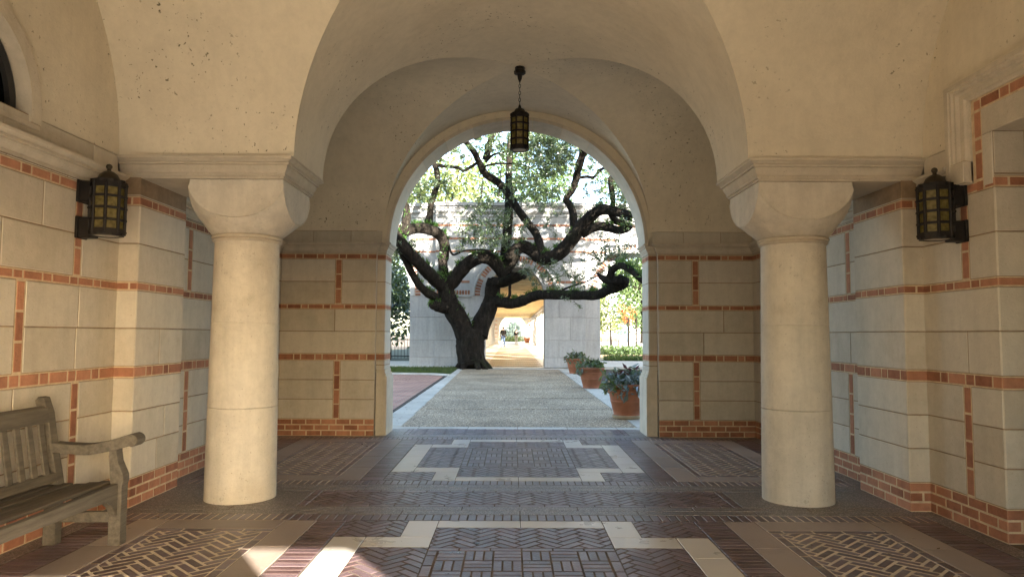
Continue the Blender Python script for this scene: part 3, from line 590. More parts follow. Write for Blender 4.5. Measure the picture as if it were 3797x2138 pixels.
# raised bead where the vault meets the right-hand wall
# ---- side walls
def lunette(mb, x, yc, hole=None):
    n = 40; N = []
    for k in range(n):
        t0, t1 = pi*k/n, pi*(k+1)/n
        o = [(yc-B*cos(t), ZS+H*sin(t)) for t in (t0, t1)]
        if hole is None: c = [(yc-B*cos(t), ZS-.005) for t in (t0, t1)]
        else: c = [(hole[0]-hole[2]*cos(t), hole[1]+hole[2]*sin(t)) for t in (t0, t1)]
        mb.face([(x, c[0][0], c[0][1]), (x, c[1][0], c[1][1]), (x, o[1][0], o[1][1]), (x, o[0][0], o[0][1])])
    if hole:
        for s in (-1, 1):
            a = hole[0]+s*hole[2]; mb.face([(x, a, ZS-.005), (x, yc+s*B, ZS-.005), (x, yc+s*B, ZS), (x, a, hole[1])])
def side_wall(sx, label):
    st, st2, st3, bk = MB(), MB(), MB(), Parts(); x = sx*XW; N = (-sx, 0, 0)
    st_near = st
    root = thing('side_wall', label, 'wall', (x, 3.5, 0))
    y0s = 5.0; y1s = 5.71; xp = sx*2.69
    door = (2.85, 4.235, 0, 2.44) if sx > 0 else None
    kw = dict(U=(0, 1, 0), N=N)
    near = dict(vlow=(2.0, 3.3, 4.56), vmid=(1.2, 2.7, 4.02) if sx < 0 else (1.2, ), vtop=(2.0, 3.3, 4.53))
    if sx > 0: near = dict(vlow=(2.4, 4.56), vmid=(1.2,), vtop=(2.4, 4.53))
    wall(st, bk, (x, 0, 0), u0=1.4, u1=y0s, seed=5 if sx < 0 else 9, hole=door, **near, **kw)
    wall(st2, bk, (x, 0, 0), u0=y1s, u1=YE, tag_=1, seed=6 if sx < 0 else 12, vlow=(6.12, 7.2, 8.2), vmid=(6.62, 7.6), vtop=(6.12, 7.2, 8.2), **kw)
    wall(st3, bk, (xp, 0, 0), u0=y0s, u1=y1s, tag_=2, seed=21 if sx < 0 else 25, ctop=2.30, **kw)
    xa, xb = sorted((x, xp))
    wall(st3, bk, (0, y0s, 0), (1, 0, 0), (0, -1, 0), xa, xb, tag_=3, seed=31, ctop=2.30)
    wall(st3, bk, (0, y1s, 0), (1, 0, 0), (0, 1, 0), xa, xb, tag_=4, seed=32, ctop=2.30)
    # upper course below the vault
    for a, b, st in (((YB, y0s-.05, st), (y1s+.04, YE, st2)) if sx < 0 else ((YB, 2.7, st), (4.6, y0s-.05, st), (y1s+.04, YE, st2))):
        st.face([(x, a, 2.18), (x, b, 2.18), (x, b, ZS), (x, a, ZS)], 1)
        u = a
        while u < b-.05:
            e = min(b, u+random.uniform(.6, .9)); st.block((x, 0, 0), (0, 1, 0), (0, 0, 1), N, u+.002, e-.002, 2.302, ZS-.004, .004, .003); u = e
    st = st_near; st.face([(x, YB, 0), (x, 1.4, 0), (x, 1.4, ZS), (x, YB, ZS)], 0)
    st.build('stone_facing', [STONE, JOINT, MORTAR], root); st2.build('stone_facing', [STONE, JOINT, MORTAR], root); st3.build('pilaster', [STONE, JOINT, MORTAR], root); bk.build(BRICK, root)
    win = (3.53, 2.47, .565) if sx < 0 else None
    for yc_, w_ in ((BAYS[1], win), (BAYS[0], None), (BAYS[2], None)):
        pl = MB(); lunette(pl, x, yc_, w_); pl.build('plaster_lunette', PLASTER, root)
    s = 1 if sx < 0 else -1
    if sx < 0:
        paths = ([(x, y0s-.04), (x, 1.5)], [(x, YE), (x, y1s+.04)])
    else:
        paths = ([(x, y1s+.04), (x, YE)], [(x, 4.60), (x, y0s-.04)])
    for q in paths: tr = MB(); cornice(tr, q, 2.18); tr.build('cornice', TRIM, root)
    if sx < 0:
        fr = MB(); yc, zc = 3.53, 2.47; n = 32
        for k in range(n):
            t0, t1 = pi*k/n, pi*(k+1)/n
            P = lambda R, t, xx: (xx, yc-R*cos(t), zc+R*sin(t))
            fr.face([P(.485, t0, x+.02), P(.485, t1, x+.02), P(.57, t1, x+.02), P(.57, t0, x+.02)])
            fr.face([P(.57, t0, x), P(.57, t1, x), P(.57, t1, x+.02), P(.57, t0, x+.02)])
            fr.face([P(.485, t0, x+.02), P(.485, t1, x+.02), P(.485, t1, x-.16), P(.485, t0, x-.16)])
        for q in (-1, 1):
            a, b = sorted((yc+q*.485, yc+q*.57)); fr.box(x-.16, x+.02, a, b, 2.402, zc)
        w = sharp(fr.build('window_surround', TRIM, root), 40)
        sl = MB(); sl.box(x-.16, x+.012, yc-.575, yc+.575, 2.37, 2.402, bev=.004); sl.build('window_sill', TRIM, w)
        gl = MB(); gl.prism([(yc-.49*cos(pi*k/24), zc+.49*sin(pi*k/24)) for k in range(25)]+[(yc+.49, 2.40), (yc-.49, 2.40)], 'x', x-.12, x-.115); gl.build('window_glass', DARKGLASS, w)
        wf = MB()
        for k in range(24):
            t0, t1 = pi*k/24, pi*(k+1)/24
            wf.tube([(x-.085, yc-.455*cos(t), zc+.455*sin(t)) for t in (t0, t1)], .03, 6, cap=False)
        wf.box(x-.11, x-.06, yc-.49, yc+.49, 2.402, 2.45); wf.box(x-.105, x-.07, yc-.018, yc+.018, 2.45, zc+.45)
        wf.tube([(x-.085, yc-.2, zc), (x-.085, yc-.2, zc+.42)], .015, 6); wf.tube([(x-.085, yc+.2, zc), (x-.085, yc+.2, zc+.42)], .015, 6)
        wf.build('window_frame', DARKFRAME, w)
    else:
        # portal: stone reveal, brick strip, moulded frame stepping up over the opening
        d = MB(); bk_d = Parts(); yo, zo = 4.235, 2.44; dep = .55
        wall(d, bk_d, (0, yo, 0), (1, 0, 0), (0, -1, 0), x, x+dep, tag_=9, seed=77, ctop=2.18, bmin=.2, bmax=.4)
        d.face([(x, yo, 2.18), (x+dep, yo, 2.18), (x+dep, yo, zo), (x, yo, zo)], 1)
        for a, b in ((0, .19), (.19, dep)): d.block((x, yo, 0), (1, 0, 0), (0, 0, 1), (0, -1, 0), a+.003, b-.003, 2.184, zo-.003, .004, .003)
        d.face([(x, 2.85, 0), (x+dep, 2.85, 0), (x+dep, 2.85, zo), (x, 2.85, zo)], 0)
        d.face([(x, 2.85, zo), (x+dep, 2.85, zo), (x+dep, yo, zo), (x, yo, zo)], 0)
        d.block((x, 0, 0), (0, 1, 0), (0, 0, 1), N, 2.7, 4.325, zo+.002, 2.60, .006, .004)
        d.block((x, 0, 0), (0, 1, 0), (0, 0, 1), N, yo+.002, 4.325, 2.12, zo-.002, .006, .004)
        p = d.build('doorway_reveal', [STONE, JOINT, MORTAR], root); bk_d.build(BRICK, p)
        b2 = MB(); z = 2.095
        for k, L in enumerate((.07, .17, .08, .17, .07)):
            b2.block((x, 0, 0), (0, 1, 0), (0, 0, 1), N, 4.332, 4.392, z+.005, z+L-.005, .006, .004); z += L+.004
        y = 4.327
        for k in range(12):
            L = (.172, .085)[k % 2]; b2.block((x, 0, 0), (0, 1, 0), (0, 0, 1), N, y-L+.005, y-.005, 2.61, 2.67, .006, .004); y -= L
        b2.build('doorway_brick_trim', BRICK, root)
        mo = MB(); mo.face([(x-.003, 4.32, 2.10), (x-.003, 4.43, 2.10), (x-.003, 4.43, 2.69), (x-.003, 4.32, 2.69)]); mo.face([(x-.003, 2.7, 2.60), (x-.003, 4.32, 2.60), (x-.003, 4.32, 2.69), (x-.003, 2.7, 2.69)])
        mo.build('doorway_mortar', MORTAR, root)
        tr2 = MB(); pr = [(.0, .0), (.015, .0), (.02, .02), (.032, .03), (.034, .07), (.05, .085), (.05, .105), (.062, .115), (.062, .135), (.07, .14), (.07, .18), (0, .18)]
        # profile (out from wall, away from opening) swept up the jamb then along the head
        path = [(4.42, 2.16), (4.42, 2.68), (2.60, 2.68)]
        dirs = [(1, 0), (1, 1), (0, 1)]
        rows = [[(x-o, y+dy*w*.95, z+dz*w*.72) for o, w in pr] for (y, z), (dy, dz) in zip(path, dirs)]
        k = len(pr); vs = [q for r_ in rows for q in r_]
        tr2.add(vs, [(i*k+j, i*k+j+1, (i+1)*k+j+1, (i+1)*k+j) for i in range(2) for j in range(k-1)]+[tuple(range(k))])
        tr2.box(x-.066, x, 4.42, 4.595, 2.165, 2.30, bev=.004)
        tr2.build('doorway_moulding', TRIM, root)
        le = MB(); le.box(x+dep-.03, x+dep, 2.85, yo, 0, zo); 
        for a in (2.95, 3.62):
            for z0 in (.2, 1.3): le.box(x+dep-.05, x+dep-.03, a, a+.5, z0, z0+.9, bev=.01)
        le.build('door', WOODD, root)
    return root
side_wall(-1, 'left cream stone wall with brick bands and a dark arched window above the bench')
side_wall(1, 'right cream stone wall with brick bands and a moulded doorway beside the wall lantern')
# ---- garden end wall with the big arch
def end_wall():
    root = thing('end_wall', 'cream stone end wall with brick bands round the large round arch to the garden', 'wall', (0, YE, 0))
    bk, pl = Parts(), MB(); CZ = 2.27; RI = 1.535; XJ = 1.69; XI = 1.59; YO = 9.02; sides = {}
    for s in (-1, 1):
        st, tr = MB(), MB(); sides[s] = (st, tr)
        a, b = sorted((s*XW, s*XJ))
        wall(st, bk, (0, YE, 0), (1, 0, 0), (0, -1, 0), a, b, tag_=s, seed=41+s, vlow=(s*2.14,), vtop=(s*2.14,), bmin=.55, bmax=.8)
        st.face([(s*XW, YE, 2.18), (s*XJ, YE, 2.18), (s*XJ, YE, ZS), (s*XW, YE, ZS)], 1)
        for p, q in ((1.625, 2.0), (2.0, 2.45), (2.45, XW)):
            a, b = sorted((s*p, s*q)); st.block((0, YE, 0), (1, 0, 0), (0, 0, 1), (0, -1, 0), a+.002, b-.002, 2.302, ZS-.004, .004, .003)
        # jamb pier: return, front face, inner face
        st.face([(s*XJ, YE, 0), (s*XJ, YE+.07, 0), (s*XJ, YE+.07, ZS), (s*XJ, YE, ZS)], 0)
        a, b = sorted((s*XJ, s*XI))
        wall(st, bk, (0, YE+.07, 0), (1, 0, 0), (0, -1, 0), a, b, z0=.72, tag_=s*2, seed=51+s, base=False)
        wall(st, bk, (s*XI, 0, 0), (0, 1, 0), (-s, 0, 0), YE+.07, YO, z0=.72, tag_=s*3, seed=55+s, base=False)
        st.face([(s*XI, YO, 0), (s*XJ, YO, 0), (s*XJ, YO, 2.3), (s*XI, YO, 2.3)], 0)
        # plinth
        pb = MB(); a, b = sorted((s*(XJ-.01), s*1.553)); 
        tr.prism([(a, YE+.045), (b, YE+.045), (b, YO+.05), (a, YO+.05)], 'z', 0, .70)
        a2, b2 = sorted((s*(XJ-.01), s*1.567)); tr.prism([(a2, YE+.055), (b2, YE+.055), (b2, YO+.03), (a2, YO+.03)], 'z', .70, .735)
        a2, b2 = sorted((s*(XJ-.01), s*1.58)); tr.prism([(a2, YE+.062), (b2, YE+.062), (b2, YO+.015), (a2, YO+.015)], 'z', .735, .78)
    # cornice walks: out is on the left of the walk
    for s in (-1, 1):
        path = [(s*XW, YE), (s*XJ, YE), (s*XJ, YE+.07), (s*XI, YE+.07), (s*XI, YO)]
        if s > 0: path = path[:]          # walking from wall to arch on the right: out must be -y => reverse
        if s < 0: path = path[::-1]
        path = path[::-1] if s > 0 else path[::-1]
        # left side of the walk must face the hall; test and flip
        d = Vector((path[1][0]-path[0][0], path[1][1]-path[0][1])); nrm = Vector((-d.y, d.x))
        first_is_front = abs(path[0][0]) > 2
        good = nrm.y < 0 if first_is_front else nrm.x*s < 0
        if not good: path = path[::-1]
        st, tr = sides[s]; cm = MB(); cornice(cm, path, 2.18, sc=.85); cm.build('cornice', TRIM, root)
        tr.build('jamb_plinth', TRIM, root); st.build('stone_facing', [STONE, JOINT, MORTAR], root)
    bk.build(BRICK, root)
    # plaster tympanum between archivolt and vault
    n = 64; RO = 1.572
    for k in range(n):
        t = [pi*k/n, pi*(k+1)/n]
        o = [(A*cos(q), ZS+H*sin(q)) for q in t]; i = [(RO*cos(q), CZ+RO*sin(q)) for q in t]
        pl.face([(i[0][0], YE, i[0][1]), (i[1][0], YE, i[1][1]), (o[1][0], YE, o[1][1]), (o[0][0], YE, o[0][1])])
    for s in (-1, 1): pl.face([(s*RO, YE, 2.30), (s*A*1.04, YE, 2.30), (s*A*1.04, YE, ZS), (s*A, YE, ZS), (s*RO, YE, CZ)])
    pl.build('plaster_tympanum', PLASTER, root)
    # archivolt voussoirs
    ar = MB(); nv = 13; yf = YE-.022
    for k in range(nv):
        g0 = .0013; t0 = pi*k/nv+g0; t1 = pi*(k+1)/nv-g0; m = 6; r = random.random()
        for q in range(m):
            a, b = t0+(t1-t0)*q/m, t0+(t1-t0)*(q+1)/m
            P = lambda R, t, y: (R*cos(t), y, CZ+R*sin(t))
            ar.face([P(RI, a, yf+.012), P(RI, b, yf+.012), P(RO, b, yf), P(RO, a, yf)], 0, r)
            ar.face([P(RO, a, yf), P(RO, b, yf), P(RO, b, YE), P(RO, a, YE)], 0, r)
            ar.face([P(RI, a, YO), P(RI, b, YO), P(RI, b, yf+.012), P(RI, a, yf+.012)], 0, r)
            ar.face([P(RI, a, YO), P(RO, a, YO), P(RO, b, YO), P(RI, b, YO)], 0, r)
    for k in range(n):
        a, b = pi*k/n, pi*(k+1)/n; R = RI+.003
        ar.face([(R*cos(a), YO, CZ+R*sin(a)), (R*cos(b), YO, CZ+R*sin(b)), (R*cos(b), yf+.014, CZ+R*sin(b)), (R*cos(a), yf+.014, CZ+R*sin(a))], 1)
        ar.face([(R*cos(a), yf+.0135, CZ+R*sin(a)), (R*cos(b), yf+.0135, CZ+R*sin(b)), (RO*cos(b), yf+.003, CZ+RO*sin(b)), (RO*cos(a), yf+.003, CZ+RO*sin(a))], 1)
    sharp(ar.build('archivolt', [TRIM, MORTAR], root), 30)
    # garden side of the wall and the unseen mass above
    ex = MB()
    for k in range(n):
        a, b = pi*k/n, pi*(k+1)/n
        def out(t):
            c, s_ = cos(t), sin(t); f = min(8/max(abs(c), 1e-6), (4.2-CZ)/max(s_, 1e-6)); return (f*c, YO, CZ+f*s_)
        ex.face([(RO*cos(a), YO, CZ+RO*sin(a)), (RO*cos(b), YO, CZ+RO*sin(b)), out(b), out(a)])
    for s in (-1, 1):
        a, b = sorted((s*XJ, s*8)); ex.face([(a, YO, 0), (b, YO, 0), (b, YO, CZ), (a, YO, CZ)])
        a, b = sorted((s*RO, s*XJ)); ex.face([(a, YO, 2.3), (b, YO, 2.3), (b, YO, CZ), (a, YO, CZ)])
        ex.face([(s*8, YB, 0), (s*8, YO, 0), (s*8, YO, 4.2), (s*8, YB, 4.2)])
    # unseen rear wall; low opening and slot shaped for sun patch and bounce
    for x0, x1, z0, z1 in ((-8, -1.6, 0, 4.2), (1.6, 2.08, 0, 4.2), (2.69, 8, 0, 4.2), (-1.6, 1.6, 2.1, 4.2), (2.08, 2.69, 2.295, 4.2)):
        ex.face([(x0, YB, z0), (x1, YB, z0), (x1, YB, z1), (x0, YB, z1)])
    ex.box(-16, 30, YB, YO, 4.2, 9.8); ex.box(8, 30, YB, YO, 0, 4.2)  # unseen storeys and right wing, extended to shade the court
    ex.build('unseen_outer_shell', FST, root)
end_wall()
# ---- free-standing columns with cushion capitals and the impost that ties each to the wall
def column(sx, label):
    cx, cy = sx*2.055, 5.355
    root = thing('stone_column', label, 'column', (cx, cy, 0), 'stone columns flanking the passage')
    sh = MB(); 
    def rr(z): return .252-.022*(z/1.88)**1.25
    pr = []
    for z in np.linspace(0, 1.875, 60): pr.append((rr(z), z))
    for zj in (.667, 1.277): pr += [(rr(zj)+1e-4, zj-.004), (rr(zj)-.004, zj-.002), (rr(zj)-.004, zj+.002), (rr(zj)+1e-4, zj+.004)]
    pr.sort(key=lambda q: q[1]); sh.lathe(pr, cx, cy, 0, 56); sharp(sh.build('shaft', CSTONE, root), 40)
    nk = MB()
    nk.lathe([(rr(1.875)-.006, 1.872), (.242, 1.878), (.250, 1.888), (.246, 1.897), (.242, 1.899), (.254, 1.905), (.256, 1.914), (.248, 1.922), (.23, 1.926)], cx, cy, 0, 56); sharp(nk.build('necking', TRIM, root), 60)
    # cushion: a bulging cup cut by the four faces of a cube
    cu = MB(); S = .342; nz = 76; na = 320; z0, z1 = 1.922, 2.293
    def prof(u):
        if u < .27: q = u/.27; return .236+(S-.236)*(q**.80)
        w = 1-(1-u)/.73; q = (1-u)/.73; return sqrt(S*S+max(0, S*S*(1-q*q)))
    vs = []; fs = []
    us = np.concatenate([np.linspace(0, .27, 24), .27+.73*(np.linspace(0, 1, nz-23)[1:]**1.4)])
    for u in us:
        for j in range(na):
            t = 2*pi*(j+.5)/na; q_ = S/max(abs(cos(t)), abs(sin(t))); R = prof(u) if prof(u) < q_ else q_*(1-.022*min(1, (prof(u)-q_)/.004)); vs.append((cx-sx*.03*min(1, u*3)+R*cos(t), cy+R*sin(t), z0+(z1-z0)*u))
    k = len(us)
    fs = [(i*na+j, i*na+(j+1) % na, (i+1)*na+(j+1) % na, (i+1)*na+j) for i in range(k-1) for j in range(na)]
    cu.add(vs, fs); o = cu.build('cushion_capital', CSTONE, root); sharp(o, 24)
    im = MB(); xa, xb = sx*1.685, sx*XW; y0, y1 = 5.005, 5.705
    path = [(xb, y0), (xa, y0), (xa, y1), (xb, y1)]
    d = Vector((path[1][0]-path[0][0], 0))
    # left of walk must be -y on the first leg: needs d.x < 0
    if Vector((-d.y, d.x)).y > 0: path = path[::-1]
    big = [(0, 0), (.004, 0), (.004, .017), (.016, .018), (.016, .034), (.012, .037), (.020, .046), (.031, .066), (.038, .088), (.036, .092), (.052, .094), (.052, .108), (.047, .112), (.056, .116), (.068, .126), (.078, .130), (.078, .150), (0, .150)]
    cornice(im, path, 2.295, prof=big)
    im.face([(xa, y0, 2.295), (xb, y0, 2.295), (xb, y1, 2.295), (xa, y1, 2.295)]); 
    im.build('impost', TRIM, root)
    return root
column(-1, 'pale round stone column with cushion capital standing beside the teak bench')
column(1, 'round stone column with cushion capital standing near the doorway wall')
SUN, SKY, EXPO = 5., .12, 3.18
# ------------------------------------------------------------------ ground and court
g = MB(); g.face([(-500, -400, -.03), (500, -400, -.03), (500, 900, -.03), (-500, 900, -.03)]); struct(g.build('ground', GROUNDM))
g = MB(); g.face([(-40, -60, -.012), (40, -60, -.012), (40, YB, -.012), (-40, YB, -.012)]); struct(g.build('forecourt', mat('forecourt_brick', (.16, .12, .08), .9, .2, 2., .2, 30)))
pa = MB(); js = [9.445, 11.7, 13.75, 15.9, 18.7, 21.9, 25.2]
for a, b in zip(js[:-1], js[1:]):
    xl = lambda y: -1.5-.018*(y-9.4); pa.add([(xl(a), a+.020, -.012), (1.58, a+.020, -.012), (1.58, b-.020, -.012), (xl(b), b-.020, -.012), (xl(a)+.005, a+.030, 0), (1.575, a+.030, 0), (1.575, b-.030, 0), (xl(b)+.005, b-.030, 0)], [(4,5,6,7), (0,1,5,4), (1,2,6,5), (2,3,7,6), (3,0,4,7)])
path = struct(pa.build('path', AGG))
g = MB(); g.face([(-1.95, 9.44, -.012), (2.0, 9.44, -.012), (2.0, 25.3, -.012), (-2.1, 25.3, -.012)]); struct(g.build('path_joint_bed', SOIL, path))
ed = MB(); y = 9.45
while y < 25.2:
    e = min(25.25, y+random.uniform(1.3, 1.7)); o = .018*(y-9.4)
    ed.block((0, 0, -.012), (1, 0, 0), (0, 1, 0), (0, 0, 1), -1.87-o*.3, -1.51-o, y+.006, e-.006, .014, .004)
    ed.block((0, 0, -.012), (1, 0, 0), (0, 1, 0), (0, 0, 1), 1.59, 1.95, y+.006, e-.006, .014, .004); y = e
for k in range(9): ed.block((0, 0, -.012), (1, 0, 0), (0, 1, 0), (0, 0, 1), -2.2+k*.5, -1.7+k*.5, 25.25, 25.95, .014, .004)
struct(ed.build('path_edging', EDGE))
g = MB(); g.face([(-9, 9.05, -.016), (-1.86, 9.05, -.016), (-1.86, 20.9, -.016), (-2.4, 21.6, -.016), (-4, 21.9, -.016), (-9, 21.7, -.016)]); struct(g.build('brick_pavement', COURTB))
kb = MB(); kb.tube([(-9, 21.75, -.01), (-4, 21.95, -.01), (-2.5, 21.75, -.01), (-1.9, 21.2, -.01)], .06, 6); struct(kb.build('lawn_kerb', EDGE))
g = MB(); g.face([(-9, 21.7, -.018), (-1.9, 21.2, -.018), (-1.9, 26.3, -.018), (-9, 26.3, -.018)]); struct(g.build('lawn', LAWN))
def blades(n, x0, x1, y0, y1, h0, h1, w=.012, z=0.):
    v = []; f = []
    xs = rng.uniform(x0, x1, n); ys = rng.uniform(y0, y1, n); hs = rng.uniform(h0, h1, n); an = rng.uniform(0, 2*pi, n); ln = rng.normal(0, .4, (n, 2))
    mb = MB()
    for i in range(n):
        dx, dy = cos(an[i])*w, sin(an[i])*w
        mb.add([(xs[i]-dx, ys[i]-dy, z), (xs[i]+dx, ys[i]+dy, z), (xs[i]+ln[i, 0]*hs[i], ys[i]+ln[i, 1]*hs[i], z+hs[i])], [(0, 1, 2)], 0, random.random())
    return mb
stuff(blades(9000, -7, -1.95, 21.95, 26.1, .05, .13, .014, -.02).build('grass', GRASS), 'short green grass round the foot of the oak', 'grass')
# soil bed on the right of the path, pale walk beyond, garden lawns
g = MB(); g.face([(1.95, 9.05, -.02), (12, 9.05, -.02), (12, 25.6, -.02), (1.95, 25.6, -.02)]); struct(g.build('planting_bed_soil', SOIL))
wk = MB(); wk.box(2.1, 16, 25.6, 31.0, -.03, .10, bev=.02); wk.box(-12, -2.2, 26.28, 31.0, -.03, .06, bev=.02); struct(wk.build('walkway', PALEG))
g = MB(); g.face([(-60, 31, .0), (60, 31, .0), (60, 58, .02), (-60, 58, .02)]); struct(g.build('garden_lawn', LAWN))
g = MB(); g.face([(3, 38.6, .03), (60, 38.6, .03), (60, 43, .035), (3, 43, .035)]); struct(g.build('mulch_strip', mat('pine_mulch', (.34, .22, .12), .95, .3, 3., .5, 30)))
g = MB(); g.face([(3, 57, .04), (90, 57, .04), (90, 130, .06), (3, 130, .06)]); struct(g.build('far_plaza', PALEG))
c = []; 
for i in range(3800):
    c.append((random.uniform(4.2, 9.5), random.uniform(31.2, 33.2), random.uniform(.0, .1)))
o = leafobj('ground_cover', c, rng.uniform(.16, .34, len(c)), GLEAF, aspect=.22, updir=(0, 0, 1.), spread=.55); stuff(o, 'strappy green ground cover along the pale walkway', 'ground cover')
c = [(random.uniform(5.2, 14), random.gauss(44.5, .6), random.uniform(0, .5)) for i in range(3000)]
o = leafobj('low_hedge', c, rng.uniform(.14, .28, len(c)), GLEAF, aspect=.5); tag(o, 'low clipped green hedge running across the sunny garden lawn', 'hedge')
# fallen leaves on the path
c = np.array([(random.choice((-1, 1))*random.uniform(.1, 1.9)**1.0, random.uniform(9.6, 25), .006+random.random()*.01) for _ in range(900)]+[(random.uniform(-4, -1.9), random.uniform(18, 22), .0) for _ in range(420)]+[(random.gauss(1.5, .3), random.uniform(16, 24), .006) for _ in range(420)])
v, f, rr = leaves(c, rng.uniform(.035, .075, len(c)), aspect=.55); v = v.reshape(-1, 4, 3); v[:, :, 2] = np.maximum(c[:, None, 2], v[:, :, 2]*.12+c[:, None, 2]*.8); v = v.reshape(-1, 3)
mb = MB(); mb.v = [tuple(x) for x in v.tolist()]; mb.f = [tuple(x) for x in f.tolist()]; mb.mi = [0]*len(f); mb.r = rr.tolist()
stuff(mb.build('fallen_leaves', LITTER), 'small brown fallen leaves scattered on the path', 'fallen leaves')
c = np.array([(random.uniform(-2.4, 2.4), random.uniform(3.6, 8.4), .006) for _ in range(34)]); v, f, rr = leaves(c, rng.uniform(.02, .05, len(c)), aspect=.4); v = v.reshape(-1, 4, 3); v[:, :, 2] = .006+np.abs(v[:, :, 2]-.006)*.2; v = v.reshape(-1, 3)
mb = MB(); mb.v = [tuple(x) for x in v.tolist()]; mb.f = [tuple(x) for x in f.tolist()]; mb.mi = [0]*len(f); mb.r = rr.tolist()
stuff(mb.build('leaf_litter', LITTER), 'few dry leaf scraps lying on the brick floor of the arcade', 'leaf litter')
# ------------------------------------------------------------------ the arcade building across the court
def facade():
    root = thing('arcade_building', 'pale stone arcade building with brick bands and arches behind the spreading oak', 'building', (0, 26.4, 0))
    st, bp_, tr = MB(), Parts(), MB(); ZT = 6.1; SP = 2.63
    def panel(xa, xb, y, cx, R, dep=.8):
        n = 40
        st.face([(xa, y, 0), (cx-R, y, 0), (cx-R, y, SP), (xa, y, SP)], 1); st.face([(cx+R, y, 0), (xb, y, 0), (xb, y, SP), (cx+R, y, SP)], 1)
        def out(t):
            c_, s_ = cos(t), sin(t); fx = ((xb-cx) if c_ > 0 else (cx-xa))/max(abs(c_), 1e-6); f = min(fx, (ZT-SP)/max(s_, 1e-6)); return (cx+f*c_, y, SP+f*s_)
        ts = sorted(set([pi*k/n for k in range(n+1)]+[math.atan2(ZT-SP, xb-cx), math.atan2(ZT-SP, xa-cx)]))
        for a, b in zip(ts[:-1], ts[1:]):
            st.face([(cx+R*cos(a), y, SP+R*sin(a)), (cx+R*cos(b), y, SP+R*sin(b)), out(b), out(a)], 0, .5)
            st.face([(cx+R*cos(a), y, SP+R*sin(a)), (cx+R*cos(b), y, SP+R*sin(b)), (cx+R*cos(b), y+dep, SP+R*sin(b)), (cx+R*cos(a), y+dep, SP+R*sin(a))], 0, .5)
        for s in (-1, 1): st.face([(cx+s*R, y, 0), (cx+s*R, y+dep, 0), (cx+s*R, y+dep, SP), (cx+s*R, y, SP)], 0, .5)
        zs = [0, .37, 1.0, 1.84, SP]
        for u0, u1 in ((xa, cx-R), (cx+R, xb)):
            for k in range(4):
                L = u1-u0; m = 2 if L > 1.1 else 1; off = (.35 if k % 2 else .62)
                e = [u0, u0+L*off, u1] if m == 2 else [u0, u1]
                for p, q in zip(e[:-1], e[1:]): st.block((0, y, 0), (1, 0, 0), (0, 0, 1), (0, -1, 0), p+.006, q-.006, zs[k]+.006, zs[k+1]-.006, .012, .008)
        # arch rings: smooth stone, then brick and stone alternating
        ri, ro = R+.17, R+.42
        for k in range(n):
            a, b = pi*k/n, pi*(k+1)/n; P = lambda r_, t, d: (cx+r_*cos(t), y-d, SP+r_*sin(t))
            tr.face([P(R, a, .0), P(R, b, .0), P(ri, b, .05), P(ri, a, .05)]); tr.face([P(ri, a, .05), P(ri, b, .05), P(ri, b, .015), P(ri, a, .015)])
            tr.face([P(ri, a, .015), P(ri, b, .015), P(ro, b, .015), P(ro, a, .015)])
            tr.face([P(ro, a, .015), P(ro, b, .015), P(ro, b, .06), P(ro, a, .06)]); tr.face([P(ro, a, .06), P(ro, b, .06), P(ro+.05, b, .05), P(ro+.05, a, .05)]); tr.face([P(ro+.05, a, .05), P(ro+.05, b, .05), P(ro+.05, b, 0), P(ro+.05, a, 0)])
        nb = int(pi*(R+.3)/.105)
        for k in range(nb):
            if k % 7 == 6: continue
            bk = bp_('arch_brick_panel', (cx, k//7))
            a, b = pi*(k+.14)/nb, pi*(k+.86)/nb; r_ = random.random()
            for d0 in (.022,):
                bk.face([P(ri+.03, a, d0), P(ri+.03, b, d0), P(ro-.03, b, d0), P(ro-.03, a, d0)], 0, r_)
                bk.face([P(ri+.03, a, d0), P(ri+.03, b, d0), P(ri+.03, b, .0), P(ri+.03, a, .0)], 0, r_)
        for k in range(6, nb, 7):
            t = pi*(k+.5)/nb; cxr, czr = cx+(R+.295)*cos(t), SP+(R+.295)*sin(t)
            tr.add([(cxr+r2*cos(q*pi/6), y-dd, czr+r2*sin(q*pi/6)) for r2, dd in ((.075, .016), (.055, .035), (.03, .02)) for q in range(12)], [(i*12+j, i*12+(j+1) % 12, (i+1)*12+(j+1) % 12, (i+1)*12+j) for i in range(2) for j in range(12)]+[tuple(24+j for j in range(12))])
        # brick bands above, stopped where the arch rings rise
        for zb, h in ((3.10, .10), (4.24, .08), (4.71, .09), (5.20, .10)):
            u = xa
            while u < xb-.02:
                L = .32 if random.random() < .5 else .16; e = min(xb, u+L)
                if math.hypot((u+e)/2-cx, zb-SP) > ro+.16: bp_('brick_band', (cx, zb, (u > cx) if zb-SP < ro+.2 else 0)).block((0, y, 0), (1, 0, 0), (0, 0, 1), (0, -1, 0), u+.006, e-.006, zb+.006, zb+h-.006, .010, .008)
                u = e
        for zb in (3.55, 3.9, 4.5, 4.97, 5.42):   # fine joints
            pass
        # mouldings at the head
        for z0, z1, o in ((5.56, 5.60, .03), (5.70, 5.74, .05), (5.74, 5.80, .09), (5.90, 5.95, .05), (5.97, 6.10, .12)):
            tr.box(xa-.002, xb+.002, y-o, y+.3, z0, z1, bev=.012)
        tr.box(xa, xb, y+.0, y+dep, 6.02, 6.08)
        # ledges with small brick dentils at the spring
        for u0, u1 in ((xa, cx-ro-.08), (cx+ro+.08, xb)):
            if u1-u0 < .25: continue
            tr.box(u0, u1, y-.07, y+.02, 2.58, 2.63, bev=.01)
            k = u0+.06; bk = bp_('brick_dentil_course', (cx, u0))
            while k+.07 < u1: bk.box(k, k+.065, y-.02, y+.02, 2.68, 2.83); k += .105
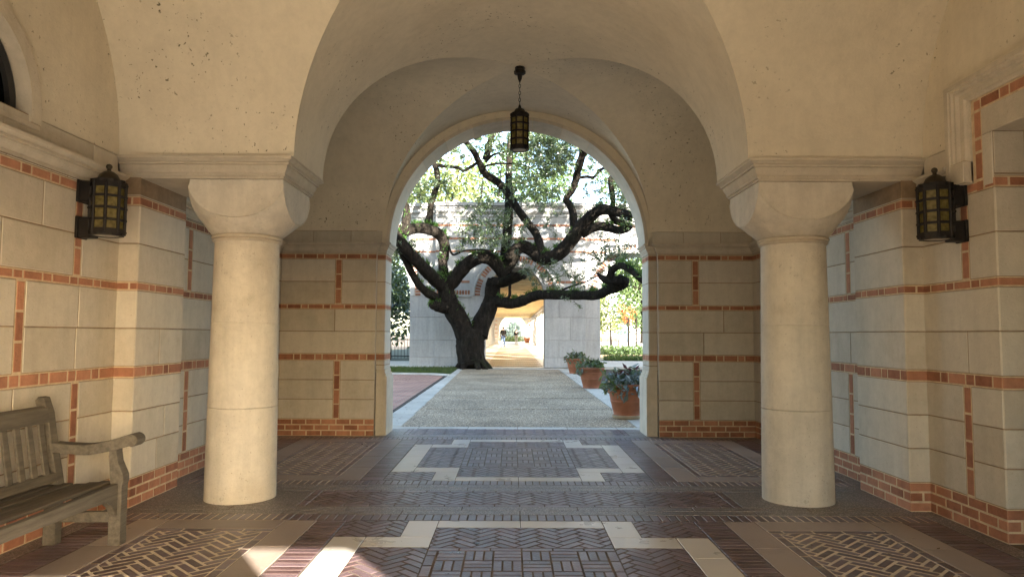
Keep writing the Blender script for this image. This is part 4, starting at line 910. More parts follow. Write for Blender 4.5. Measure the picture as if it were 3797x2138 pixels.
    panel(-11.2, -2.9, 26.55, -6.65, 2.8); panel(-2.9, 2.66, 26.32, .05, 1.09); panel(2.66, 6.9, 26.55, 4.77, 1.55)
    for x, w in ((-2.9, 1), (2.66, -1)): st.face([(x, 26.32, 0), (x, 26.6, 0), (x, 26.6, 6.1), (x, 26.32, 6.1)], 0)
    # gallery behind: rear wall on piers, roof
    st.box(-11.2, 6.9, 26.7, 31.2, 5.6, 5.75, 0)
    for xa, xb in ((-11.2, -9.6), (-3.7, -2.25), (2.35, 2.6), (6.5, 6.9)): st.box(xa, xb, 30.5, 31.2, 0, 5.6, 0)
    st.box(-3.7, 3.05, 30.5, 31.2, 3.6, 5.6, 0); st.box(-2.2, 2.3, 27.1, 30.5, 3.6, 3.75, 0)
    for s, x0 in ((-1, -2.25), (1, 2.35)): st.box(x0-.04, x0+.04, 27.12, 30.5, 0, 3.6, 0) if s < 0 else None
    st.build('stone_wall', [FST, FJOINT], root); bp_.build(BRICK, root); sharp(tr.build('moulding', FST, root), 30)
    ba = MB(); xb0, xb1, yb = 3.7, 6.0, 26.0
    ba.box(xb0, xb1, yb-.1, 26.6, 4.18, 4.30, bev=.02); ba.box(xb0, xb1, yb-.06, yb+.06, 4.68, 4.76, bev=.01); k = xb0+.06
    while k < xb1: ba.lathe([(.025, 0), (.045, .1), (.025, .2), (.03, .38)], k, yb, 4.3, 8); k += .15
    ba.build('balcony', FST, root)
    # long passage beyond the small arch; its floor climbs gently
    ramp_z = lambda y: .02+.0046*(y-26.4)
    pw, pp, pc, pb = MB(), Parts(), MB(), MB()
    pw.face([(-2.2, 27.1, 0), (-2.2, 88, 0), (-2.2, 88, 3.45), (-2.2, 27.1, 3.45)])
    y = 31.5
    while y < 86: pw.box(-2.2, -2.02, y, y+.7, 0, 3.3, bev=.02); pp('passage_pier', y).box(2.2, 2.75, y, y+.75, 0, 3.1, bev=.03); y += 4.2
    pw.box(2.15, 2.75, 31.2, 88, 3.1, 3.6); pw.box(-2.9, 2.9, 27.2, 88.4, 3.62, 3.9)
    y = 31.5
    pb.block((-2.2, 0, 0), (0, 1, 0), (0, 0, 1), (1, 0, 0), 27.2, 88, 2.4, 2.5, .01)
    pw.build('passage_wall', FST, root); pp.build(FST, root)
    pc.face([(-2.2, 27.1, 3.45), (2.3, 27.1, 3.45), (2.3, 88, 3.45), (-2.2, 88, 3.45)]); y = 27.6
    while y < 87: pc.box(-2.2, 2.3, y, y+.28, 3.28, 3.45); y += 1.5
    pc.build('passage_ceiling', OCHRE, root)
    e = MB(); cx, R, sp, ye = .05, 1.62, 2.0, 88.
    n = 24
    def out(t):
        c_, s_ = cos(t), sin(t); f = min(2.3/max(abs(c_), 1e-6), 1.5/max(s_, 1e-6)); return (cx+f*c_, ye, sp+f*s_)
    ts = sorted([pi*k/n for k in range(n+1)]+[math.atan2(1.5, 2.3), math.atan2(1.5, -2.3)])
    for a, b in zip(ts[:-1], ts[1:]):
        e.face([(cx+R*cos(a), ye, sp+R*sin(a)), (cx+R*cos(b), ye, sp+R*sin(b)), out(b), out(a)])
        e.face([(cx+R*cos(a), ye, sp+R*sin(a)), (cx+R*cos(b), ye, sp+R*sin(b)), (cx+R*cos(b), ye+.5, sp+R*sin(b)), (cx+R*cos(a), ye+.5, sp+R*sin(a))])
        e.face([(cx+R*cos(a), ye-.05, sp+R*sin(a)), (cx+R*cos(b), ye-.05, sp+R*sin(b)), (cx+(R+.22)*cos(b), ye-.05, sp+(R+.22)*sin(b)), (cx+(R+.22)*cos(a), ye-.05, sp+(R+.22)*sin(a))])
    for s in (-1, 1):
        a, b = sorted((cx+s*R, cx+s*2.3)); e.face([(a, ye, 0), (b, ye, 0), (b, ye, sp), (a, ye, sp)]); e.face([(cx+s*R, ye, 0), (cx+s*R, ye+.5, 0), (cx+s*R, ye+.5, sp), (cx+s*R, ye, sp)])
        for z in (.9, 1.4, 1.9, 2.4, 2.9): pb.block((0, ye, 0), (1, 0, 0), (0, 0, 1), (0, -1, 0), *sorted((cx+s*(R+.25), cx+s*2.25)), z, z+.09, .01)
    e.build('passage_end_arch', FST, root); pb.build('passage_brick_band', BRICK, root)
    fl = MB(); br = MB(); y = 26.35
    fl.add([(-2.4, 26.35, ramp_z(26.35)), (2.9, 26.35, ramp_z(26.35)), (2.9, 95, ramp_z(95)), (-2.4, 95, ramp_z(95)), (-2.4, 26.35, -.05), (2.9, 26.35, -.05)], [(0, 1, 2, 3), (0, 1, 5, 4)])
    y = 26.8
    while y < 86:
        for k in range(22):
            x0 = -1.0+k*.096; br.add([(x0+.006, y, ramp_z(y)+.004), (x0+.09, y, ramp_z(y)+.004), (x0+.09, y+.9, ramp_z(y+.9)+.004), (x0+.006, y+.9, ramp_z(y+.9)+.004)], [(0, 1, 2, 3)], 0, random.random())
        y += 1.9
    f = struct(fl.build('passage_floor', mat('polished_pale_floor', (.66, .58, .45), .28, .1, 2., .05, 40, spec=.5))); struct(br.build('passage_floor_brick', mat('ochre_floor_brick', (.30, .17, .08), .35, .2, 6., .05, 40, rnd=.2), f))
facade()
def flush_light(y):
    mb = MB(); mb.lathe([(.0, -.06), (.14, -.05), (.2, -.015), (.21, 0)], .05, y, 3.45, 20); return tag(mb.build('ceiling_light', OPAL), 'round pale flush light on the ochre passage ceiling', 'ceiling light')
flush_light(33.6)
# garden seen past the end of the passage
c = [(random.gauss(.1, 1.1), random.uniform(92, 93.5), .32+abs(random.gauss(0, .28))) for _ in range(900)]
o = leafobj('flower_bed', c, rng.uniform(.16, .32, len(c)), YLEAF, aspect=.4, updir=(0, 0, 1), spread=.7); tag(o, 'bright yellow green planting bed beyond the end of the passage', 'planting bed')
gt = MB(); n = 24
for k in range(n):
    a, b = pi*k/n, pi*(k+1)/n
    vs = []
    for yy in (96, 96.3):
        for r_, t in ((1.05, a), (1.05, b), (1.3, b), (1.3, a)): vs.append((.1+r_*cos(t), yy, 1.9+r_*sin(t)))
    gt.add(vs, [(0,1,2,3), (4,5,6,7), (0,1,5,4), (3,2,6,7)])
for s in (-1, 1): gt.box(.1+s*1.05, .1+s*1.3, 96, 96.3, 0, 1.9)
gate = thing('garden_gateway', 'small round arched gateway with dark green panels past the passage end', 'gateway', (.1, 96, 0))
gt.build('stone_arch', FST, gate)
gp = MB(); gp.prism([(.1+1.05*cos(pi*k/16), 1.9+1.05*sin(pi*k/16)) for k in range(17)]+[(-.95, .3), (1.15, .3)], 'y', 96.1, 96.16); gp.build('gate_panel', mat('grey_green_panel', (.16, .21, .17), .6, .3, 3., .1, 20), gate)
gb = MB()
for x in (-.4, .1, .6): gb.box(x-.02, x+.02, 96.04, 96.08, .3, 2.7)
for z in (.9, 1.6, 2.2): gb.box(-.9, 1.1, 96.04, 96.08, z-.02, z+.02)
gb.build('gate_bars', IRON, gate)
# ------------------------------------------------------------------ live oak
def spline(pts, sub=5):
    P = np.array(pts, float); n = len(P); out = []
    for i in range(n-1):
        p0, p1, p2, p3 = P[max(i-1, 0)], P[i], P[i+1], P[min(i+2, n-1)]
        for k in range(sub):
            t = k/sub; out.append(.5*((2*p1)+(-p0+p2)*t+(2*p0-5*p1+4*p2-p3)*t*t+(-p0+3*p1-3*p2+p3)*t**3))
    out.append(P[-1]); return np.array(out)
oak = thing('live_oak', 'massive dark live oak forking low with mossy twisting limbs beside the path', 'tree', (-1.5, 25.5, 0))
tb = MB(); fern = []; twigs = []
def limb(pts, sides=14, jit=.035, mb=None):
    S = spline(pts, 5); k = len(S)
    rad = S[:, 3]*(1+(.035 if S[0, 3] < .3 else .008)*np.sin(np.arange(k)*1.1+random.random()*6))*(1+rng.normal(0, .012, k))
    (mb or tb).tube([tuple(q[:3]) for q in S], list(rad), sides, jit=jit*(.4 if S[0, 3] > .3 else 1), flute=.05 if S[0, 3] > .3 else .02 if S[0, 3] > .1 else 0); return S, rad
for name, pts in LIMBS.items():
    S, rad = limb(pts, 28 if name == 'trunk' else 22 if name in ('stemL', 'stemR') else 14 if pts[0][3] > .1 else 6)
    if name in ('L1', 'L2', 'L3', 'L4', 'L4b', 'L4c', 'stemL', 'R1', 'R3', 'knob', 'L4d', 'L1b'):
        n = int(len(S)*(26 if name in ('L1', 'L3', 'L4') else 15))
        for _ in range(n):
            i = random.randrange(len(S)); t = random.gauss(0, .5)
            d = Vector(S[min(i+1, len(S)-1), :3]-S[max(i-1, 0), :3]).normalized(); up = (Vector((0, 0, 1))-d*d.z).normalized() if abs(d.z) < .95 else Vector((0, -1, 0)); sd = d.cross(up)
            patch = sin(i*.9+len(name)*2.1)
            if patch < -.25 or (abs(d.z) > .9 and random.random() < .7): continue
            p = Vector(S[i, :3])+(up*cos(t)+sd*sin(t))*rad[i]*1.0; fern.append(tuple(p))
# root flare
for k in range(9):
    a = 2*pi*k/9+random.uniform(-.2, .2); r0 = .36
    tb.tube([(-1.44+cos(a)*r0*.55, 25.5+sin(a)*r0*.55, .75), (-1.44+cos(a)*r0*.85, 25.5+sin(a)*r0*.85, .3), (-1.42+cos(a)*(r0+.20), 25.5+sin(a)*(r0+.20), .05), (-1.42+cos(a)*(r0+.34), 25.5+sin(a)*(r0+.34), -.06)], [.17, .15, .10, .04], 8, jit=.05)
# sawn knots
for (x, y, z) in ((-1.20, 24.55, 3.72), (-.62, 24.75, 3.05)):
    tb.lathe([(.02, .0), (.075, .01), (.1, .03), (.11, .09)], 0, 0, 0, 14); k = len(tb.v)-56
    for i in range(k, len(tb.v)):
        vx, vy, vz_ = tb.v[i]; tb.v[i] = (x+vx, y-.1+vz_, z+vy)
# hidden upper limbs that carry the crown over the court
for pts in ([(-1.0,24.6,7.3,.13),(-.5,23.8,8.6,.1),(.6,22.5,9.6,.07)], [(.9,24.4,7.9,.18),(1.2,23.5,9.3,.13),(1.6,21.8,10.4,.08)], [(-2.6,25.2,7.4,.1),(-3.6,24,8.9,.08),(-4.4,22.5,9.8,.05)], [(-1.35,25.5,8.3,.14),(-1.3,26.2,10,.1),(-1,27,11.2,.06)]):
    limb(pts, 8)
# clusters of twigs and leaves
lc = []; ls = []; tw = MB()
def cluster(cx, cy, cz, r, n, per=40, ls_=(.045, .105)):
    for _ in range(n):
        b = np.array([cx, cy, cz])+rng.normal(0, 1, 3)*np.array([r*.55, max(.35, r*.8), r*.55])
        d = rng.normal(0, 1, 3); d[2] *= .6; d /= np.linalg.norm(d); L = random.uniform(.35, .75)*min(1., .5+r)
        pts = [b]; 
        for k in range(4): d = d+rng.normal(0, .35, 3); d /= np.linalg.norm(d); pts.append(pts[-1]+d*L/4)
        tw.tube([tuple(p) for p in pts], [.010, .008, .007, .005, .003], 4, cap=False)
        for k in range(per):
            t = random.random()**.7*3.999; i = int(t); p = pts[i]+(pts[i+1]-pts[i])*(t-i)+rng.normal(0, .035, 3); lc.append(p); ls.append(random.uniform(*ls_))
for (x, y, z, r, n) in CLUSTERS: cluster(x, y, z, r, int(n*(1.45 if z > 5.6 else 1.1)))
nv = len(lc)
# the rest of the crown, above and around, kept clear of the open views between the limbs
cr = 0
while cr < 240:
    x, y, z = random.uniform(-9, 9), random.uniform(15.5, 29.5), random.uniform(6.6, 12.5)
    e = ((x+.5)/9.5)**2+((y-23)/8.5)**2+((z-7)/5.8)**2
    if e > 1: continue
    zi = 1.2+(y)*(.0645+.246)      # top of what the arch shows at this distance
    if z < zi+.25 and abs(x/y) < .13: continue
    cluster(x, y, z, .75, 6, 22, (.10, .19)); cr += 1
for _ in range(110):  # unseen leaf clusters added to shade the right-hand limbs
    x, y, z = random.gauss(5.6, 1.3), random.gauss(17.2, 1.6), random.uniform(6.2, 9.6)
    if abs(x/y) > .2: cluster(x, y, z, .8, 6, 22, (.12, .20))
limb([(1.2, 23.5, 9.0, .12), (3.2, 20.5, 8.6, .1), (5.2, 17.8, 8.2, .07), (6.8, 15.6, 7.6, .04)], 8)
oak_tr = tb.build('trunk', BARK, oak, smooth=True)
tw.build('twigs', BARK, oak)
leafobj('crown', lc, np.array(ls), OAKLEAF, oak, aspect=.42)
leafobj('resurrection_fern', fern, rng.uniform(.08, .2, len(fern)), FERN, oak, aspect=.22, updir=(0, 0, .8), spread=.8)
# ------------------------------------------------------------------ other trees
def tree(name, label, x, y, h, r, lm, n, lsz=(.2, .4), trunk=.16, flat=.75, zc=None, cat='tree', group=None, lean=0., ncl=26, limbs=6):
    root = thing(name, label, cat, (x, y, 0), group); t = MB(); zc = zc or h-r*flat
    top = (x+lean, y, zc+r*.2)
    t.tube([(x, y, -.05), (x+lean*.2, y, h*.2), (x+lean*.6, y, zc*.7), top], [trunk*1.25, trunk, trunk*.8, trunk*.3], 10, jit=.05)
    cs = []
    for k in range(ncl):
        d = rng.normal(0, 1, 3); d /= np.linalg.norm(d); q = random.uniform(.35, 1.)
        cs.append(np.array([x+lean+d[0]*r*q, y+d[1]*r*q, zc+d[2]*r*flat*q]))
    for k in range(limbs):
        e = cs[k % len(cs)]; s = np.array([x+lean*.5, y, zc*random.uniform(.55, .85)]); m = (s+e)/2+rng.normal(0, .12*r, 3)
        t.tube([tuple(s), tuple(m), tuple(e)], [trunk*.5, trunk*.32, trunk*.12], 6, jit=.05)
    t.build('trunk', BARK, root, smooth=True)
    c = np.concatenate([cs[k % len(cs)]+rng.normal(0, r*.17, (max(1, n//ncl), 3)) for k in range(ncl)])
    c = c[c[:, 2] > .15]
    leafobj('crown', c, rng.uniform(*lsz, len(c)), lm, root, aspect=.5); return root
# behind the building, sunlit
tree('garden_tree', 'tall yellow green tree rising behind the left end of the arcade building', -5.2, 39, 12.5, 4.2, YLEAF, 5200, (.22, .42), .25, .9, ncl=60)
tree('garden_tree', 'tall green tree behind the middle of the arcade building roof', -3.2, 42, 13.5, 3.6, GLEAF, 3400, (.22, .42), .25, 1., ncl=50, lean=3.4)
tree('garden_tree', 'loose green tree rising behind the right end of the arcade building', 7.6, 40, 11.5, 3.0, GLEAF, 2400, (.22, .40), .22, 1., ncl=40)
tree('magnolia', 'dark glossy leaved tree filling the left arch of the arcade building', -6.0, 34.2, 5.6, 2.3, DLEAF, 2600, (.2, .36), .16, 1., zc=2.9, ncl=46, limbs=12)
tree('shade_tree', 'broad evergreen shade tree with pale branching limbs on the sunny right lawn', 11.6, 60, 8.6, 4.2, GLEAF, 3600, (.26, .46), .34, .85, zc=6.0, lean=-1.2, ncl=44, limbs=14)
tree('young_tree', 'slim young tree with light green leaves on the sunny plaza', 8.5, 62, 4.4, 1.3, YLEAF, 700, (.2, .34), .07, 1., zc=2.6, ncl=16)
tree('autumn_tree', 'small red leaved tree beside the white building far off', 12.6, 78, 4.4, 1.1, RLEAF, 420, (.22, .4), .07, .8, ncl=12)
tree('plaza_tree', 'dense green tree behind the plaza at far right', 19.0, 105, 8.0, 4.0, GLEAF, 1800, (.4, .7), .25, .8, ncl=26)
tree('plaza_tree', 'pale green tree between the shade tree and the arcade pier', 8.6, 82, 8.5, 3.2, YLEAF, 1800, (.3, .55), .2, .9, ncl=26)
tree('plaza_tree', 'distant green tree beyond the magnolia at far left', -12.0, 62, 9.5, 4.0, GLEAF, 1800, (.4, .6), .25, .9, ncl=26)
def limbpiece():
    pass
wb = thing('white_building', 'plain white building with flat roof and dark openings far across the plaza', 'building', (26, 125, 0))
m = MB(); m.box(20.6, 40, 125, 140, 0, 4.6, bev=.05); m.box(20.2, 40.4, 124.6, 140.4, 4.6, 4.9, bev=.05); m.build('wall', WHITEP, wb)
m = MB()
for k in range(6): m.box(22.4+k*2.6, 23.8+k*2.6, 124.95, 125.1, .8, 3.2)
m.build('window', DARKGLASS, wb)
for i, (x, y, h) in enumerate(((11.35, 70, 2.75), (12.1, 70, 2.85))):
    p = thing('wooden_post', ('slim brown post nearer the pier on the far plaza', 'slim brown post nearer the arch jamb on the far plaza')[i], 'post', (x, y, 0), 'posts on the far plaza')
    m = MB(); m.lathe([(.13, 0), (.13, .12), (.10, .16), (.095, h-.15), (.12, h-.1), (.12, h)], x, y, .05, 10, cap=True); m.build('shaft', BARK, p); m = MB(); m.lathe([(.12, h), (.15, h+.03), (.05, h+.1)], x, y, .05, 10, cap=True); m.build('cap', DARKFRAME, p)
for i, x in enumerate((9.3, 10.35)):
    b = thing('plaza_table', ('small wooden table standing on the sunlit far plaza near the young tree', 'small wooden table standing on the sunlit far plaza near the brown posts')[i], 'table', (x, 72, 0), 'tables on the far plaza')
    m = MB(); m.box(x-.4, x+.4, 71.7, 72.3, .74, .80, bev=.01); m.build('table_top', WOOD, b)
    for a in (-.32, .32):
        for c_ in (-.22, .22): m = MB(); m.box(x+a-.03, x+a+.03, 72+c_-.03, 72+c_+.03, .05, .74); m.build('leg', WOOD, b)
bf = thing('iron_fence', 'thin dark iron fence under the magnolia seen through the left arch', 'fence', (-7, 36.2, 0))
m = MB(); x = -9.
while x < -4.5: m.tube([(x, 36.2, 0), (x, 36.2, 1.0)], .012, 5); x += .16
m.build('bars', IRON, bf); m = MB(); m.box(-9, -4.5, 36.18, 36.22, .92, .96); m.box(-9, -4.5, 36.18, 36.22, .1, .14); m.build('rail', IRON, bf)
# ------------------------------------------------------------------ terracotta pots
def pot_mesh(name, label, x, y, saucer, rot=0, sc=1.):
    p = thing(name, label, 'flower pot', (x, y, 0), 'terracotta pots along the path'); z = .035 if saucer else 0.
    if saucer:
        m = MB(); m.lathe([(.0, .0), (.185, .0), (.205, .01), (.222, .05), (.21, .055), (.195, .03), (0, .03)], x, y, 0, 36); sharp(m.build('saucer', TERRAPALE, p))
    m = MB()
    m.lathe([(0, z), (.178, z), (.190, z+.008), (.192, z+.03), (.188, z+.045), (.196, z+.05), (.199, z+.085), (.205, z+.09), (.232, z+.20), (.238, z+.205), (.240, z+.222), (.236, z+.228), (.240, z+.238), (.258, z+.33), (.272, z+.335), (.276, z+.352), (.272, z+.362), (.276, z+.366), (.284, z+.415), (.300, z+.425), (.306, z+.445), (.300, z+.465), (.270, z+.468), (.258, z+.45), (.25, z+.40)], x, y, 0, 48)
    sharp(m.build('pot_body', TERRA, p), 50)
    m = MB(); m.lathe([(0, z+.43), (.252, z+.425)], x, y, 0, 24); m.build('soil', SOIL, p); return p, z
def foliage(p, x, y, z, name, m_, n, R, hh, sz, asp, droop, stems=10, off=(0, 0)):
    c = []; mb = MB()
    for k in range(n):
        a = random.uniform(0, 2*pi); q = sqrt(random.random()); zz = (1-q*q)*hh*random.uniform(.4, 1.05)+random.uniform(-.05, .05)*(1 if q < .8 else 1.5)-max(0, q-.8)*.35
        c.append((x+off[0]+cos(a)*q*R, y+off[1]+sin(a)*q*R, z+.03+zz))
    leafobj(name, c, rng.uniform(sz[0], sz[1], n), m_, p, aspect=asp, droop=droop)
    for k in range(stems):
        e = c[random.randrange(n)]; mb.tube([(x+random.uniform(-.1, .1), y+random.uniform(-.1, .1), z-.03), ((x+e[0])/2, (y+e[1])/2, (z+e[2])/2+.08), e], [.008, .006, .004], 5)
    mb.build('stems', FERN, p)
p, z = pot_mesh('flower_pot', 'nearest terracotta pot, on a pale saucer, with drooping blue green leaves', 1.62, 10.50, True)
foliage(p, 1.62, 10.5, z+.44, 'foliage', POTA, 420, .34, .21, (.07, .16), .45, .7)
c = [(1.62+random.gauss(-.25, .12), 10.3+random.uniform(-.1, .2), z+.42+random.uniform(-.06, .10)) for _ in range(40)]; leafobj('pale_leaves', c, rng.uniform(.08, .16, 40), GLEAF, p, aspect=.3, droop=.3)
c = [(1.62+random.gauss(.02, .12), 10.45+random.gauss(0, .1), z+.60+random.uniform(-.03, .08)) for _ in range(22)]; leafobj('dark_red_leaves', c, rng.uniform(.08, .15, 22), mat('dark_red_leaf', (.10, .035, .04), .5, .2, 9.), p, aspect=.4)
p, z = pot_mesh('flower_pot', 'middle terracotta pot of the path row, with sparse bronze and green leaves', 1.76, 16.42, False)
foliage(p, 1.76, 16.4, .42, 'foliage', POTB, 190, .30, .22, (.07, .15), .5, .2, off=(-.06, 0))
c = [(1.76+random.uniform(0, .28), 16.35+random.gauss(0, .1), .44+random.uniform(0, .16)) for _ in range(50)]; leafobj('green_leaves', c, rng.uniform(.1, .17, 50), GLEAF, p, aspect=.6)
p, z = pot_mesh('flower_pot', 'farthest terracotta pot of the path row, half hidden behind the middle pot', 1.95, 22.65, False)
foliage(p, 1.95, 22.65, .42, 'foliage', POTB, 220, .34, .24, (.08, .16), .5, .2)
cp = MB(); cp.lathe([(.0, 0), (.26, 0), (.36, .5), (.42, .52), (.42, .62), (.36, .6), (0, .55)], 1.75, 83.5, .28, 18); tag(cp.build('passage_planter', TERRA), 'orange clay planter standing at the far end of the passage', 'planter')
# ------------------------------------------------------------------ lanterns
def lantern_body(parent, cx, cy, z0, z1, R, rot=0.):
    n = 8; H_ = z1-z0; co = [(cx+R*cos(2*pi*(k+.5)/n+rot), cy+R*sin(2*pi*(k+.5)/n+rot)) for k in range(n)]
    fr = MB(); bw = R*.20
    for k in range(n):
        x, y = co[k]; fr.tube([(x, y, z0), (x, y, z1)], bw*.5, 6)
        x2, y2 = co[(k+1) % n]
        for i in range(5):
            zz = z0+H_*(.055+.89*i/4); hh = (.055 if i in (0, 4) else .022)*H_
            d = Vector((x2-x, y2-y, 0)); L = d.length; d.normalize(); nrm = Vector((d.y, -d.x, 0)); th = .006
            P = Vector((x, y, 0)); vs = []
            for zq in (zz-hh, zz+hh):
                for u, t in ((0, -th), (L, -th), (L, th), (0, th)): q = P+d*u+nrm*t; vs.append((q.x, q.y, zq))
            fr.add(vs, [(0,1,2,3), (4,5,6,7), (0,1,5,4), (1,2,6,5), (2,3,7,6), (3,0,4,7)])
        for u in (.0, ):   # rivets
            for i in range(5):
                zz = z0+H_*(.055+.89*i/4); fr.box(x-.006+ (x-cx)*.06, x+.006+(x-cx)*.06, y-.006+(y-cy)*.06, y+.006+(y-cy)*.06, zz-.006, zz+.006)
    fr.tube([(cx, cy, z1-.001), (cx, cy, z1+.012)], R*1.03, 8) if False else fr.lathe([(R*1.06, z1-.006), (R*1.06, z1+.010), (R*.6, z1+.016)], cx, cy, 0, 8)
    fr.lathe([(R*1.04, z0+.01), (R*1.04, z0-.006), (R*.80, z0-.008), (R*.80, z0+.006)], cx, cy, 0, 8)
    fr.build('cage', IRON, parent)
    gl = MB(); q = R*.93
    for k in range(n):
        a, b = [(cx+q*cos(2*pi*(k+j+.5)/n+rot), cy+q*sin(2*pi*(k+j+.5)/n+rot)) for j in (0, 1)]
        gl.face([(a[0], a[1], z0), (b[0], b[1], z0), (b[0], b[1], z1), (a[0], a[1], z1)], 0, random.random())
    gl.build('glass_panes', AMBER, parent)
    bt = MB(); bt.lathe([(0, z0-.004), (R*.8, z0-.003)], cx, cy, 0, 24); bt.build('bottom_glass', OPAL, parent)
def wall_lantern(sx, label):
    xc, yc = sx*2.655, 4.54; t = thing('wall_lantern', label, 'lantern', (sx*XW, yc, 1.8), 'iron wall lanterns'); z0, z1, R = 1.825, 2.165, .100
    lantern_body(t, xc, yc, z0, z1, R, pi/8*0)
    d = MB(); d.lathe([(R*.66, z1+.012), (R*.64, z1+.026), (R*.52, z1+.05), (R*.30, z1+.068), (R*.12, z1+.075), (.012, z1+.086)], xc, yc, 0, 24); d.lathe([(.004, z1+.084), (.016, z1+.09), (.02, z1+.102), (.015, z1+.114), (.003, z1+.12)], xc, yc, 0, 14); sharp(d.build('domed_cap', BRONZE, t), 60)
    for zz in ((2.035, 2.168), (1.805, 1.935)):
        br = MB(); a, b = sorted((sx*XW-sx*.004, sx*(2.655+R*.75))); br.box(a, b, yc-.045, yc+.045, *zz, bev=.006)
        a, b = sorted((sx*XW-sx*.004, sx*(XW-.02))); br.box(a, b, yc-.06, yc+.06, zz[0]-.005, zz[1]+.005, bev=.004)
        br.build('wall_bracket', IRON, t)
    return t
wall_lantern(-1, 'black iron lantern with amber panes fixed to the left wall above the bench')
wall_lantern(1, 'black iron lantern with amber panes fixed to the right wall beside the doorway')
t = thing('hanging_lantern', 'black iron lantern with amber panes hanging on a chain before the arch', 'lantern', (0.01, 7.14, 3.92)); X0, Y0 = .01, 7.14
lantern_body(t, X0, Y0, 3.072, 3.432, .092, pi/8*0)
d = MB(); d.lathe([(.06, 3.444), (.058, 3.465), (.045, 3.488), (.022, 3.498), (.016, 3.51), (.010, 3.53), (.004, 3.54)], X0, Y0, 0, 20); sharp(d.build('domed_cap', BRONZE, t), 60)
ch = MB(); z = 3.53; k = 0
while z < 3.775:
    pts = []; h = .034; w = .010
    for j in range(11):
        a = 2*pi*j/10; pts.append((X0+(w*cos(a) if k % 2 else 0), Y0+(0 if k % 2 else w*cos(a)), z+h*.62*sin(a)+.02))
    ch.tube(pts, .0032, 5, cap=False); z += .036; k += 1
ch.build('chain', IRON, t)
mo = MB(); mo.lathe([(.006, 3.765), (.012, 3.785), (.02, 3.80), (.026, 3.84), (.03, 3.845), (.058, 3.855), (.06, 3.885), (.05, 3.895), (.05, 3.94)], X0, Y0, 0, 8); mo.build('ceiling_mount', IRON, t)
# ------------------------------------------------------------------ teak bench
def bench():
    y1, L = 4.205, 1.75; y0 = y1-L; b = thing('garden_bench', 'weathered grey teak bench with slatted back against the left wall', 'bench', (-2.5, (y0+y1)/2, 0))
    fx0, fx1 = -2.345, -2.275       # front legs
    for yy in (y1-.075, y0):
        m = MB()
        pr = [(fx0, 0), (fx1, 0), (fx1, .335), (fx1+.008, .36), (fx1+.004, .395), (fx1-.012, .43), (fx1-.03, .47), (fx1-.038, .52), (fx1-.04, .575), (fx0-.01, .575), (fx0-.012, .50), (fx0-.005, .43), (fx0, .36)]
        m.prism(pr, 'y', yy, yy+.07); m.build('front_leg', WOOD, b)
        m = MB(); pr = [(-2.715, 0), (-2.645, 0), (-2.64, .34), (-2.672, .50), (-2.715, .745), (-2.735, .80), (-2.745, .83), (-2.775, .835), (-2.792, .815), (-2.785, .775), (-2.755, .60), (-2.715, .36)]
        m.prism(pr, 'y', yy+.0, yy+.065); m.build('rear_leg', WOOD, b)
        # arm: a swept plank rolling over at the front
        m = MB(); top = []; bot = []
        for k in range(15):
            u = k/14; x = -2.69+.455*u; zc = .548-.014*sin(pi*u*1.0)+.055*max(0, u-.45)**1.2*1.6; th = .026+.010*u
            top.append((x, zc+th)); bot.append((x, zc-th*.9))
        zc = top[-1][1]-.036; xe = top[-1][0]
        curl = [(xe+.045*sin(a)*1.0, zc+.038*cos(a)) for a in np.linspace(.15, pi*.95, 10)]
        m.prism(top+curl+bot[::-1], 'y', yy-.012, yy+.085); m.build('armrest', WOOD, b)
        m = MB(); m.prism([(-2.37, .255), (-2.345, .165), (-2.345, .275), (-2.40, .275)], 'y', yy+.02, yy+.055); m.build('bracket', WOOD, b) if False else None
        m = MB(); m.box(-2.645, -2.345, yy+.02, yy+.05, .125, .185, bev=.004); m.build('side_stretcher', WOOD, b)
        m = MB(); m.box(-2.645, -2.345, yy+.015, yy+.05, .255, .315, bev=.004); m.build('side_rail', WOOD, b)
    m = MB(); n = 28; up = []; lo = []
    for k in range(n+1):
        y = y0+.07+(L-.145)*k/n; e = min(k, n-k)/n; lo.append((y, .262+.012*sin(pi*k/n)-(.10*(1-e/.055) if e < .055 else 0))); up.append((y, .348-.010*sin(pi*k/n)))
    m.prism(up+lo[::-1], 'x', -2.335, -2.295); m.build('front_rail', WOOD, b)
    m = MB()
    for k in range(5):
        x = -2.36-.075*k; zz = .352+.005*(2-abs(k-2))*-1-.003*k; m.box(x-.062, x, y0+.005, y1-.075+.06, zz-.018, zz, bev=.005)
    m.build('seat_slats', WOODD, b)
    bk_ = lambda z: -2.665-.16*(z-.34)*1.05
    m = MB(); pr = [(bk_(.69)-.012, .69), (bk_(.69)+.026, .69), (bk_(.775)+.026, .775), (bk_(.785)-.012, .785)]; m.prism(pr, 'y', y0+.065, y1-.075); m.build('top_rail', WOOD, b)
    m = MB(); pr = [(bk_(.36)-.012, .36), (bk_(.36)+.026, .36), (bk_(.41)+.026, .41), (bk_(.41)-.012, .41)]; m.prism(pr, 'y', y0+.065, y1-.075); m.build('lower_rail', WOOD, b)
    m = MB(); y = y0+.12
    while y < y1-.15:
        m.prism([(y, .40), (y+.045, .40), (y+.045, .70), (y, .70)], 'x', 0, .016)
        for i in range(len(m.v)-8, len(m.v)): v_ = m.v[i]; m.v[i] = (v_[0]+bk_(v_[2]), v_[1], v_[2])
        y += .098
    m.build('back_slats', WOOD, b)
    for o in b.children:
        md = o.modifiers.new('bevel', 'BEVEL'); md.width = .0045; md.segments = 2; md.limit_method = 'ANGLE'
bench()
